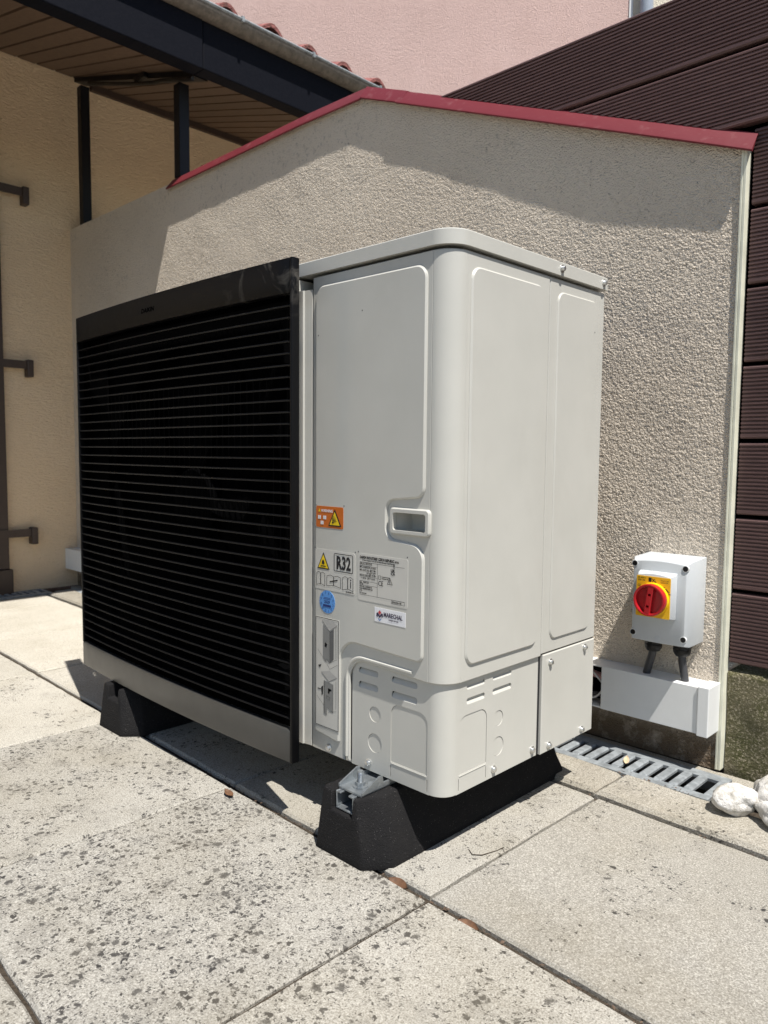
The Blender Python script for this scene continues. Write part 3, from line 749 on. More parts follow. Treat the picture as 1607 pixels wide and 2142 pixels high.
# service cover wrapping the corner (set back), with louvres and knock-outs
IN = 0.0055
cv = MB()
def arch(u0, u1, v0, v1, r): return rpoly([(u0, v0, 0), (u1, v0, 0), (u1, v1, r), (u0, v1, r)], 8)
lf = [(-0.198, -0.151), (-0.120, -0.063)]; lz = [(0.283, 0.2935), (0.2575, 0.269)]
loF = [rrect(a, b, c, d, 0.0045, 3) for a, b in lf for c, d in lz]
ls = [(0.060, 0.108), (0.130, 0.184)]; loS = [rrect(a, b, c, d, 0.0035, 3) for a, b in ls for c, d in [(0.2835, 0.2925), (0.259, 0.2695)]]
knF = [circ(-0.158, 0.2185, 0.0135), circ(-0.158, 0.1685, 0.0165)]; knS = [circ(0.148, 0.2155, 0.0135), circ(0.148, 0.167, 0.0165)]
arF = arch(-0.1205, -0.0405, 0.1475, 0.2475, 0.018); arS = arch(0.0415, 0.1155, 0.1475, 0.2425, 0.018)
slF = [rect(-0.1212, -0.1196, 0.1215, 0.1415), rect(-0.0412, -0.0396, 0.1215, 0.1415)]
slS = [rect(0.0415, 0.043, 0.1215, 0.1415), rect(0.114, 0.1156, 0.1215, 0.1415)]
cfo = rpoly([(-0.2140, ZB+0.001), (-RC, ZB+0.001), (-RC, PZ0-0.001+0.008), (-0.2140, PZ0+0.011, 0.033)], 8)
cv.plate(cfo, -IN-0.0030, -IN, FRONT, holes=loF+knF+[arF]+slF)
corner(cv, IN, ZB+0.001, PZ0+0.004, th=0.003, ch=0.001)
cv.plate(rect(RC, 0.2665, ZB+0.001, PZ0+0.004), -IN-0.0030, -IN, SIDE, holes=loS+knS+[arS]+slS)
cover = cv.build('service_cover', 'ivory', hp, smooth=25)
def knock(pl, mp):
    MB().plate(inset(pl if area(pl) > 0 else pl[::-1], 0.0004), -IN-0.0032, -IN-0.0010, mp).build('knockout', 'ivory', cover, smooth=0)
for pl in knF+[arF]: knock(pl, FRONT)
for pl in knS+[arS]: knock(pl, SIDE)
# backing behind the openings
MB().plate(rect(-0.212, -RC, ZB+0.002, PZ0), -IN-0.016, -IN-0.0125, FRONT).plate(rect(RC, 0.265, ZB+0.002, PZ0), -IN-0.016, -IN-0.0125, SIDE).build('inner_sheet', 'coil_dark', cover, smooth=0)
def louvre(u0, u1, v0, v1, mp):
    vm = v0+(v1-v0)*0.92
    m = MB(); vs = [mp(u0, v0, -IN), mp(u1, v0, -IN), mp(u1-.001, vm, -IN-0.0065), mp(u0+.001, vm, -IN-0.0065), mp(u0, v0, -IN-.0014), mp(u1, v0, -IN-.0014), mp(u1-.001, vm, -IN-0.0075), mp(u0+.001, vm, -IN-0.0075)]
    m.hexa(vs); m.build('louvre', 'ivory', cover, smooth=0)
for a, b in lf:
    for c, d in lz: louvre(a, b, c, d, FRONT)
for a, b in ls:
    for c, d in [(0.2835, 0.2925), (0.259, 0.2695)]: louvre(a, b, c, d, SIDE)
# score line above the small break-out tabs
MB().plate(rect(-0.1195, -0.0413, 0.1452, 0.1460), -IN-0.0005, -IN+0.0009, FRONT).build('score_line', 'ivory', cover, smooth=0)
MB().plate(rect(0.0432, 0.1139, 0.1452, 0.1460), -IN-0.0005, -IN+0.0009, SIDE).build('score_line', 'ivory', cover, smooth=0)
# rear side panels
MB().box(-0.0050, -0.0022, 0.2667, 0.2688, PZ0, PZ1).build('seam_shade', 'ink', hp, smooth=0)  # dark strips in the panel gaps, seam shade put in as colour
MB().box(-0.0060, -0.0030, 0.270, 0.458, 0.3012, 0.3033).build('seam_shade', 'ink', hp, smooth=0)
MB().box(-0.0120, -0.0058, 0.2668, 0.2733, ZB+0.002, 0.300).build('seam_shade', 'ink', hp, smooth=0)
rp = MB().plate(rect(0.269, 0.459, 0.3035, PZ1), -0.006, -0.0008, SIDE, ch=0.0015).build('rear_side_panel', 'ivory', hp, smooth=25)
MB().plate(rpoly([(0.292, 0.326, 0.018), (0.434, 0.326, 0.018), (0.434, 0.9455, 0.02), (0.292, 0.9455, 0.02)], 8), -0.002, 0.002, SIDE, ch=0.0022).build('raised_field', 'ivory', rp, smooth=22)
MB().plate(rect(0.2735, 0.458, ZB+0.001, 0.301), -0.0075, 0.0002, SIDE, ch=0.0015).build('rear_lower_panel', 'ivory', hp, smooth=25)
MB().box(-1.10, -0.006, 0.4535, 0.4585, ZB, PZ1).build('rear_panel', 'ivory', hp, smooth=0)
MB().box(-1.104, -1.1005, 0.052, 0.459, ZB, PZ1).build('left_side_panel', 'ivory', hp, smooth=0)
# lid with rounded corners
lid = MB(); ol = rpoly([(-1.107, -0.0048, 0.01), (0.0048, -0.0048, 0.041), (0.0048, 0.4635, 0.006), (-1.107, 0.4635, 0.01)], 12)
lid.plate(ol, 0.9715, ZT, lambda u, v, w_: (u, v, w_), ch=0.0014)
lid.build('lid', 'ivory', hp, smooth=28)
# left trim column between grille and panel
m = MB(); cyv = [(-0.3455, 0.004), (-0.3455, -0.0055), (-0.3440, -0.0060), (-0.3345, -0.0060), (-0.3328, -0.0030), (-0.3160, -0.0005), (-0.3160, 0.004)]
n = len(cyv); m.add([(x, y, ZB+0.006) for x, y in cyv]+[(x, y, PZ1-0.02) for x, y in cyv], [(i, (i+1) % n, n+(i+1) % n, n+i) for i in range(n)]+[tuple(range(n)), tuple(range(2*n-1, n-1, -1))])
m.build('trim_column', 'ivory', hp, smooth=20)
MB().box(-0.352, -0.3458, -0.006, 0.03, ZB+0.006, PZ1).build('trim_flange', 'ivory', hp, smooth=0)
# fan bay
fan_c = (-0.735, 0.545)
MB().box(-1.1635, -1.075, -0.012, -0.008, ZB+0.004, 0.985).box(-1.1675, -1.1637, -0.0320, 0.004, ZB+0.004, 0.985).box(-1.1635, -0.36, -0.0300, -0.0122, 0.9785, 0.985).build('grille_shroud', 'fan_dark', hp, smooth=0)
MB().box(-0.40, -0.362, -0.052, -0.0005, 0.22, 0.26).build('grille_bracket', 'fan_dark', hp, smooth=0)
MB().box(-0.40, -0.362, -0.052, -0.0005, 0.82, 0.86).build('grille_bracket', 'fan_dark', hp, smooth=0)
MB().plate(rect(-1.097, -0.353, ZB+0.008, PZ1-0.002), -0.004, 0.0, FRONT, holes=[circ(fan_c[0], fan_c[1], 0.345, 48)]).build('fan_plate', 'fan_dark', hp, smooth=0)
MB().box(-1.099, -1.096, 0.0045, 0.0496, ZB+0.01, 0.965).build('bay_side', 'fan_dark', hp, smooth=0)
MB().box(-0.3565, -0.3535, 0.0045, 0.0496, ZB+0.01, 0.965).build('bay_side', 'fan_dark', hp, smooth=0)
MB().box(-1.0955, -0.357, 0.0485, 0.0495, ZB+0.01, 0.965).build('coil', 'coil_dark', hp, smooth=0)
fan = MB().lathe([(0.02, 0), (0.075, 0.0), (0.08, 0.006), (0.08, 0.03)], (fan_c[0], 0.012, fan_c[1]), (0, 1, 0), 24).build('fan', 'fan_dark', hp)
bl = MB()
for q in range(5):
    pts_t, fs = [], []
    for i in range(6):
        for j in range(5):
            r = 0.075+(0.33-0.075)*i/5; a = 2*math.pi*q/5+0.9*(j/4-0.3)*(0.6+0.5*i/5)
            pts_t.append((fan_c[0]+r*math.cos(a), 0.012+0.03*j/4, fan_c[1]+r*math.sin(a)))
    for i in range(5):
        for j in range(4):
            a = i*5+j; fs.append((a, a+1, a+6, a+5))
    MB().add(pts_t, fs).build('blade', 'fan_dark', fan, smooth=60, recalc=False)
gd = MB()
for k in range(34):
    x = -1.07+0.69*k/33
    gd.box(x-0.0006, x+0.0006, -0.0058, -0.0048, 0.19, 0.91)
gd.build('fan_guard', 'fan_dark', hp, smooth=0)
# louvred grille, bowed in plan
GX0, GX1, GZ0, GZ1 = -1.169, -0.2955, 0.1105, 0.9885
def gy(x): return -0.0695+0.074*(x+0.6)**2
def gbox(x0, x1, z0, z1, y0=0.0, y1=0.0165, n=24):
    m = MB(); vs = []; fs = []
    for i in range(n+1):
        x = x0+(x1-x0)*i/n; b = gy(x)
        vs += [(x, b+y0, z0), (x, b+y1, z0), (x, b+y1, z1), (x, b+y0, z1)]
    for i in range(n):
        for k in range(4): fs.append((i*4+k, i*4+(k+1) % 4, i*4+4+(k+1) % 4, i*4+4+k))
    fs += [(3, 2, 1, 0), (n*4, n*4+1, n*4+2, n*4+3)]
    return m.add(vs, fs)
gr = gbox(GX0, GX1-0.0062, 0.9295, GZ1).build('grille', 'grille_black', hp, smooth=30, bevel=0.0025, bang=40)
gbox(GX0, GX1-0.0062, GZ0, 0.1695).build('lower_band', 'grille_ground_lit', gr, smooth=30, bevel=0.0025, bang=40)
gbox(GX0, GX0+0.006, 0.1697, 0.9293, n=2).build('end_plate', 'grille_black', gr, smooth=30, bevel=0.0012, bang=40)
gbox(GX1-0.006, GX1, GZ0, GZ1, n=2).build('end_plate', 'grille_black', gr, smooth=30, bevel=0.0012, bang=40)
def slat():
    n = 24; vs = []; fs = []
    pr = [(0.0035, -0.0016), (0.0022, 0.0), (0.0035, 0.0016), (0.0162, 0.0012), (0.0162, -0.0006)]
    x0, x1 = GX0+0.0062, GX1-0.0062
    for i in range(n+1):
        x = x0+(x1-x0)*i/n
        vs += [(x, gy(x)+a, b) for a, b in pr]
    k = len(pr)
    for i in range(n):
        for j in range(k): fs.append((i*k+j, i*k+(j+1) % k, i*k+k+(j+1) % k, i*k+k+j))
    fs += [tuple(range(k))[::-1], tuple(n*k+j for j in range(k))]
    return MB().add(vs, fs).mesh('slat', 'grille_black', smooth=50)
slm = slat()
for k in range(37): link('slat', slm, gr, (0, 0, 0.1895+0.01999*k))
text_mb('DAIKIN', 0.013, -0.80, 0.953, 0.0, lambda u, v, w_: (u, gy(u)-0.0006, v), 0.0004, xs=1.3, shear=0.2).build('logo', 'coil_dark', gr, recalc=False, smooth=0)
# mounting legs of the unit (galvanised brackets at the front)
def leg(xc):
    m = MB(); w2 = 0.027
    m.box(xc-w2, xc+w2, -0.058, 0.06, 0.1045, 0.1075)
    for s_ in (-1, 1):
        x = xc+s_*w2
        pr_ = [(-0.057, 0.1072), (0.06, 0.1072), (0.06, 0.1148), (-0.008, 0.1148), (-0.010, 0.1265), (-0.016, 0.1275), (-0.057, 0.1110)]
        k = len(pr_)
        m.add([(x-.0016, y, z) for y, z in pr_]+[(x+.0016, y, z) for y, z in pr_], [tuple(range(k)), tuple(range(2*k-1, k-1, -1))]+[(i, (i+1) % k, k+(i+1) % k, k+i) for i in range(k)])
    return m.build('mounting_leg', 'zinc_bright', hp, smooth=25)
leg(-0.152)
MB().box(-0.975, -0.923, 0.03, 0.10, 0.1045, 0.1145).build('mounting_leg', 'zinc_bright', hp, smooth=0)
# screws
def screw_mesh(ax):
    m = MB(); m.lathe([(0.0068, 0), (0.0068, 0.0012), (0.0045, 0.0016), (0.0045, 0.0050), (0.0036, 0.0058)], (0, 0, 0), ax, 12)
    return m.mesh('screw', 'screw_steel', smooth=40)
sx = screw_mesh((1, 0, 0)); sy = screw_mesh((0, -1, 0))
for y, z, w_ in ((0.296, 0.9835, 0.004), (0.445, 0.9835, 0.004), (0.298, 0.284, 0.0003), (0.42, 0.2895, 0.0003), (0.417, 0.1275, 0.0003), (0.299, 0.1285, 0.0003), (0.253, 0.131, -IN), (0.136, 0.1305, -IN)):
    link('screw', sx, hp, (w_+(0.0008 if z > 0.9 else 0), y, z))
for x, z, w_ in ((-0.172, 0.1305, -IN), (-0.268, 0.131, 0.0)): link('screw', sy, hp, (x, -w_, z))
# ---- labels stuck on the panel
def adj(x, z, d=RW+0.0004):   # offset of the raised face
    return x+d*(CAMP[0]-x)/(-CAMP[1]), z+d*(CAMP[2]-z)/(-CAMP[1])
LW = RW+0.0004; TW = RW+0.0008; TW2 = RW+0.0011
def sheet(name, u0, u1, v0, v1, mat, r=0.002):
    return MB().plate(rrect(u0, u1, v0, v1, r, 4), RW-0.0005, LW, FRONT).build(name, mat, hp, smooth=0)
def ink(parent, name, mat, *mbs): return join(*mbs).build(name, mat, parent, recalc=False, smooth=0)
def P(poly, wv=TW): return MB().flat(poly, wv, FRONT)
def frame_poly(poly, t_, wv=TW):
    if area(poly) < 0: poly = poly[::-1]
    q = inset(poly, t_); n = len(poly)
    return MB().add([FRONT(u, v, wv) for u, v in poly]+[FRONT(u, v, wv) for u, v in q], [(i, (i+1) % n, n+(i+1) % n, n+i) for i in range(n)])
def T(body, size, u, v, bold=0.0, align='LEFT', xs=1.0, shear=0.0, wv=TW, rot=0.0): return text_mb(body, size, u, v, wv, FRONT, bold or 0.00012, align, xs, shear, rot)
# warning sticker (orange)
u0, v1 = adj(-0.3045, 0.566); u1, v0 = adj(-0.2335, 0.528)
wl = sheet('warning_label', u0, u1, v0, v1, 'label_orange', 0.003); H = v1-v0; Wd = u1-u0
tri = lambda cx, y0, y1, hw: [(cx-hw, y0), (cx+hw, y0), (cx, y1)]
cx = u0+Wd*0.70
ink(wl, 'triangle_border', 'ink', P(tri(cx, v0+H*0.10, v1-H*0.10, Wd*0.24)))
ink(wl, 'triangle', 'label_yellow', P(tri(cx, v0+H*0.155, v1-H*0.23, Wd*0.185), TW2))
rays = []
for k, a in enumerate([10, 28, 46, 64, 82, 100]):
    a = math.radians(a); o_ = (cx-Wd*0.06, v0+H*0.28)
    rays.append(P(line_poly((o_[0]+.003*math.cos(a), o_[1]+.003*math.sin(a)), (o_[0]+0.0098*math.cos(a), o_[1]+0.012*math.sin(a)), 0.0009), TW2+0.0003))
ink(wl, 'burst', 'ink', P(circ(cx-Wd*0.06, v0+H*0.28, 0.0022, 10), TW2+0.0003), *rays)
ink(wl, 'small_triangle', 'label_yellow', P(tri(u0+Wd*0.13, v1-H*0.27, v1-H*0.12, Wd*0.045)))
ink(wl, 'wording', 'label_white', T('WARNING', 0.0068, u0+Wd*0.195, v1-H*0.27, 0.00022, xs=0.92))
books = []
for bx_, by_ in ((0.13, 0.47), (0.33, 0.47), (0.23, 0.22)):
    books += [P(rect(u0+Wd*(bx_-0.055), u0+Wd*(bx_-0.004), v0+H*(by_-0.08), v0+H*(by_+0.09))), P(rect(u0+Wd*(bx_+0.004), u0+Wd*(bx_+0.055), v0+H*(by_-0.08), v0+H*(by_+0.09)))]
ink(wl, 'pictograms', 'label_white', *books)
# refrigerant label R32
u0, v1 = adj(-0.3065, 0.489); u1, v0 = adj(-0.2035, 0.417)
rl = sheet('refrigerant_label', u0, u1, v0, v1, 'label_silver', 0.003); H = v1-v0; Wd = u1-u0
c0 = u0+Wd*0.215
ink(rl, 'triangle_border', 'ink', P(tri(c0, v1-H*0.49, v1-H*0.07, Wd*0.158)))
ink(rl, 'triangle', 'label_yellow', P(tri(c0, v1-H*0.462, v1-H*0.125, Wd*0.128), TW2))
ink(rl, 'flame', 'ink', P([(c0-.0035, v1-H*0.37), (c0+.0035, v1-H*0.37), (c0+.003, v1-H*0.31), (c0+.001, v1-H*0.25), (c0, v1-H*0.28), (c0-.002, v1-H*0.26), (c0-.0035, v1-H*0.32)], TW2+.0003), P(rect(c0-.0068, c0+.0068, v1-H*0.43, v1-H*0.405), TW2+.0003))
bxr = rrect(u0+Wd*0.485, u0+Wd*0.955, v1-H*0.50, v1-H*0.055, 0.003, 4)
ink(rl, 'box_outline', 'ink', frame_poly(bxr, 0.0013))
ink(rl, 'wording', 'ink', T('R32', 0.031, u0+Wd*0.722, v1-H*0.425, 0.0011, 'CENTER', 0.74))
def book(cx, cy, w_, h_):
    L_ = [(cx-w_, cy-h_), (cx, cy-h_*0.75), (cx, cy+h_*0.8), (cx-w_*0.5, cy+h_), (cx-w_, cy+h_*0.75)]
    R_ = [(cx, cy-h_*0.75), (cx+w_, cy-h_), (cx+w_, cy+h_*0.75), (cx+w_*0.5, cy+h_), (cx, cy+h_*0.8)]
    return [frame_poly(L_, 0.0008), frame_poly(R_, 0.0008)]
yb = v0+H*0.26
ink(rl, 'pictograms', 'ink', *book(u0+Wd*0.145, yb, 0.0115, 0.0125), *book(u0+Wd*0.48, yb-.001, 0.0185, 0.0105), *book(u0+Wd*0.83, yb-.001, 0.0135, 0.0125),
    P(line_poly((u0+Wd*0.38, yb-.003), (u0+Wd*0.58, yb+.002), 0.0022)), P(circ(u0+Wd*0.90, yb+.006, .0014, 8)), P(rect(u0+Wd*0.892, u0+Wd*0.909, yb-.008, yb+.003)), T('3P648381-1A', 0.0035, u1-.003, v0+.002, 0, 'RIGHT'))
# rating plate
u0, v1 = adj(-0.1955, 0.4915); u1, v0 = adj(-0.0812, 0.4115)
np_ = sheet('rating_plate', u0, u1, v0, v1, 'label_silver', 0.004); H = v1-v0; Wd = u1-u0
xl = u0+.004; xr = u1-.007; xm = u0+Wd*0.405
lines = [P(line_poly(a, b, 0.0005)) for a, b in (((xl, v1-H*0.185), (xr, v1-H*0.185)), ((xm, v1-H*0.185), (xm, v0+H*0.125)), ((xl, v0+H*0.125), (xr, v0+H*0.125)), ((xl, v0+H*0.33), (xm, v0+H*0.33)),
         ((xl, v0+H*0.415), (xm, v0+H*0.415)), ((xl, v0+H*0.52), (xm, v0+H*0.52)), ((xl, v1-H*0.26), (xm, v1-H*0.26)), ((u0+Wd*0.265, v1-H*0.26), (u0+Wd*0.265, v0+H*0.52)))]
ink(np_, 'ruling', 'ink', *lines)
ink(np_, 'maker_line', 'ink', T('DAIKIN INDUSTRIES CZECH REPUBLIC s.r.o.', 0.0058, xl, v1-H*0.105, 0.00034, xs=0.80, shear=0.15))
ink(np_, 'small_print', 'ink', T('U Nove Hospody 1/1155, 301 00 Plzen-Skvrnany, Czech Republic', 0.0036, u0+Wd*0.09, v1-H*0.155, xs=0.78),
    T('ERLA14D2V3', 0.0055, xl, v1-H*0.235, xs=0.95), T('MFG. NO.', 0.0042, xl, v1-H*0.305, xs=0.8), T('J002529', 0.0042, u0+Wd*0.155, v1-H*0.305, xs=0.8), T('MFG. DATE 2023. 09', 0.0042, xl, v1-H*0.37, xs=0.75),
    T('PS HIGH', 0.004, u0+Wd*0.275, v1-H*0.305, xs=0.75), T('4.17 MPa', 0.004, u0+Wd*0.275, v1-H*0.36, xs=0.75), T('PS LOW', 0.004, u0+Wd*0.275, v1-H*0.41, xs=0.75), T('1.33 MPa', 0.004, u0+Wd*0.275, v1-H*0.46, xs=0.75),
    T('147 kg', 0.0042, u0+Wd*0.18, v1-H*0.425, xs=0.8), T('MADE IN CZECH REP.', 0.0036, xl, v1-H*0.47, xs=0.75), T('1~ 50 Hz   230 V', 0.0042, u0+Wd*0.06, v0+H*0.465, xs=0.8), T('25.8 A', 0.0042, u0+Wd*0.28, v0+H*0.465, xs=0.8),
    T('R32   GWP 675', 0.0042, xl, v0+H*0.385-.001, xs=0.8), T('3.8 kg', 0.0042, xl, v0+H*0.345, xs=0.8),
    T('MAX ADJ. COMPRESSOR', 0.0036, xl, v0+H*0.285, xs=0.75), T('FLUID GREENHOUSE GAS', 0.0036, xl, v0+H*0.24, xs=0.75), T('IP X4', 0.0036, xl, v0+H*0.195, xs=0.75), T('VST integrated', 0.0036, xl, v0+H*0.145, xs=0.75),
    T('Contains fluorinated', 0.003, u0+Wd*0.49, v0+H*0.555, xs=0.75), T('greenhouse gases', 0.003, u0+Wd*0.49, v0+H*0.52, xs=0.75), T('3P646426-10E', 0.0042, u0+Wd*0.70, v0+H*0.068, xs=0.85))
ink(np_, 'marks', 'ink', T('CE', 0.0115, u0+Wd*0.42, v0+H*0.375, 0.0001, xs=0.85), T('UK', 0.0068, u0+Wd*0.672, v0+H*0.70, 0.00025), T('CA', 0.0068, u0+Wd*0.672, v0+H*0.635, 0.00025),
    frame_poly(tri(u0+Wd*0.655, v0+H*0.43, v0+H*0.575, 0.0062), 0.0009), P(rect(u0+Wd*0.65, u0+Wd*0.66, v0+H*0.455, v0+H*0.53)), frame_poly(rect(u0+Wd*0.425, u0+Wd*0.475, v0+H*0.505, v0+H*0.585), 0.0007),
    frame_poly(rect(u0+Wd*0.69, u1-.006, v0+H*0.05, v0+H*0.125), 0.0005), P(rect(u0+Wd*0.715, u0+Wd*0.755, v0+H*0.785, v0+H*0.797)), P(line_poly((u0+Wd*.72, v0+H*.85), (u0+Wd*.75, v0+H*.815), .0008)), P(line_poly((u0+Wd*.75, v0+H*.85), (u0+Wd*.72, v0+H*.815), .0008)))
# installer sticker
u0, v1 = adj(-0.1555, 0.4045); u1, v0 = adj(-0.0855, 0.3805)
ml = sheet('installer_sticker', u0, u1, v0, v1, 'label_white', 0.0005); H = v1-v0; Wd = u1-u0
lx, ly = u0+Wd*0.175, v0+H*0.5; s_ = H*0.19
dia = lambda x, y, r: [(x, y-r), (x+r, y), (x, y+r), (x-r, y)]
ink(ml, 'logo_diamond', 'logo_red', P(dia(lx, ly+s_*0.95, s_*0.85)))
ink(ml, 'logo_mark', 'logo_navy', P([(lx-s_*1.65, ly-s_*0.5), (lx-s_*1.0, ly-s_*0.95), (lx-s_*1.0, ly-s_*0.1), (lx, ly-s_*1.1), (lx+s_*1.0, ly-s_*0.1), (lx+s_*1.0, ly-s_*0.95), (lx+s_*1.65, ly-s_*0.5), (lx+s_*1.65, ly+s_*0.45), (lx+s_*1.1, ly+s_*0.9), (lx, ly-s_*0.25), (lx-s_*1.1, ly+s_*0.9), (lx-s_*1.65, ly+s_*0.45)]))
ink(ml, 'logo_chevron', 'logo_blue', P([(lx-s_*0.75, ly-s_*1.15), (lx, ly-s_*1.75), (lx+s_*0.75, ly-s_*1.15), (lx+s_*.75, ly-s_*1.55), (lx, ly-s_*2.2), (lx-s_*.75, ly-s_*1.55)]))
ink(ml, 'wording', 'logo_navy', T('MARECHAL', 0.0102, u0+Wd*0.305, v0+H*0.45, 0.00034, xs=0.80), T('energie services', 0.0042, u0+Wd*0.47, v0+H*0.24, 0.0001, xs=0.8))
# round inspection sticker
uc, vc = adj(-0.2745, 0.3955)
bl_ = MB().plate(circ(uc, vc, 0.0205, 36), RW-0.0005, LW, FRONT).build('inspection_sticker', 'label_blue', hp, smooth=0)
bits = []
for k in range(12):
    a = math.radians(-90+30*k+15)
    bits.append(T(str(k+1), 0.0062, uc+0.0162*math.cos(a), vc+0.0162*math.sin(a)-0.002, 0.0001, 'CENTER', 0.8))
for k in range(24):
    a = math.radians(15*k); bits.append(P(line_poly((uc+0.0192*math.cos(a), vc+0.0192*math.sin(a)), (uc+0.0203*math.cos(a), vc+0.0203*math.sin(a)), 0.0007)))
ink(bl_, 'wording', 'ink_blue', *bits, P(rect(uc-.0085, uc+.0085, vc+.0068, vc+.0078)), P(rect(uc-.0095, uc+.0095, vc+.0047, vc+.0056)), T('2029', 0.0075, uc, vc-0.0025, 0.0002, 'CENTER'), P(rect(uc-.0105, uc+.0105, vc-.0088, vc-.0050)))
# instruction diagram
u0, v1 = adj(-0.3055, 0.3665); u1, v0 = adj(-0.2425, 0.1655)
dl = sheet('instruction_label', u0, u1, v0, v1, 'label_silver', 0.0015); H = v1-v0; Wd = u1-u0
F_ = lambda a, b: (u0+Wd*a, v0+H*b)
ink(dl, 'outline', 'ink', frame_poly(rrect(u0+.0006, u1-.0006, v0+.0006, v1-.0006, .0012, 3), 0.0010))
ink(dl, 'unit_top', 'ink_light', P([F_(.28, .97), F_(.60, .885), F_(.93, .955), F_(.62, 1.0-.005)]))
ink(dl, 'unit_top', 'ink_light', P([F_(.25, .50), F_(.58, .43), F_(.93, .485), F_(.6, .53)]))
ink(dl, 'unit_front', 'ink_grey', P([F_(.33, .935), F_(.60, .88), F_(.60, .60), F_(.47, .63), F_(.47, .60), F_(.33, .635)]))
ink(dl, 'unit_front', 'ink_grey', P([F_(.37, .43), F_(.76, .415), F_(.76, .155), F_(.50, .185), F_(.50, .115), F_(.37, .125)]))
ink(dl, 'unit_side', 'ink_dark_grey', P([F_(.605, .88), F_(.78, .915), F_(.78, .64), F_(.605, .60)]))
ink(dl, 'line_work', 'ink', *[P(line_poly(F_(*a), F_(*b), 0.0005)) for a, b in (((.28, .97), (.60, .885)), ((.60, .885), (.93, .955)), ((.85, .93), (.85, .65)), ((.92, .95), (.92, .66)), ((.47, .63), (.60, .60)), ((.60, .60), (.92, .65)), ((.47, .60), (.62, .545)), ((.62, .545), (.93, .60)), ((.10, .70), (.45, .60)), ((.08, .27), (.36, .20)), ((.88, .45), (.88, .2)), ((.37, .43), (.37, .125)), ((.76, .415), (.76, .155)), ((.4, .42), (.4, .14)), ((.25, .50), (.58, .43)), ((.58, .43), (.93, .485)), ((.55, .15), (.90, .18)))],
    P([F_(.42, .78), F_(.50, .765), F_(.47, .73), F_(.40, .74)]), P([F_(.12, .555), F_(.26, .57), F_(.20, .535)]), P([F_(.25, .36), F_(.34, .38), F_(.33, .30), F_(.28, .285)]), P([F_(.10, .345), F_(.24, .345), F_(.24, .335), F_(.10, .335)]), P([F_(.55, .37), F_(.68, .365), F_(.70, .35), F_(.62, .345), F_(.60, .32), F_(.55, .32)]), frame_poly([F_(.48, .30), F_(.62, .29), F_(.62, .26), F_(.48, .27)], .0006))
# pressed dimples at sticker corners
dm = MB().lathe([(0.0014, 0), (0.0012, 0.0003), (0.0004, 0.0004)], (0, 0, 0), (0, -1, 0), 8).mesh('dimple', 'ink_dark_grey', smooth=30)
for x, z in ((-0.3055, 0.567), (-0.232, 0.569), (-0.3075, 0.4905), (-0.203, 0.4915), (-0.1955, 0.4935), (-0.083, 0.495), (-0.19, 0.895), (-0.300, 0.865)):
    a, b = adj(x, z); link('dimple', dm, hp, (a, -RW, b))
dms = MB().lathe([(0.0014, 0), (0.0012, 0.0003), (0.0004, 0.0004)], (0, 0, 0), (1, 0, 0), 8).mesh('dimple', 'ink_dark_grey', smooth=30)
for y, z in ((0.1385, 0.557), (0.052, 0.558), (0.421, 0.889)): link('dimple', dms, hp, (0.0031 if y < .3 else 0.002, y, z))

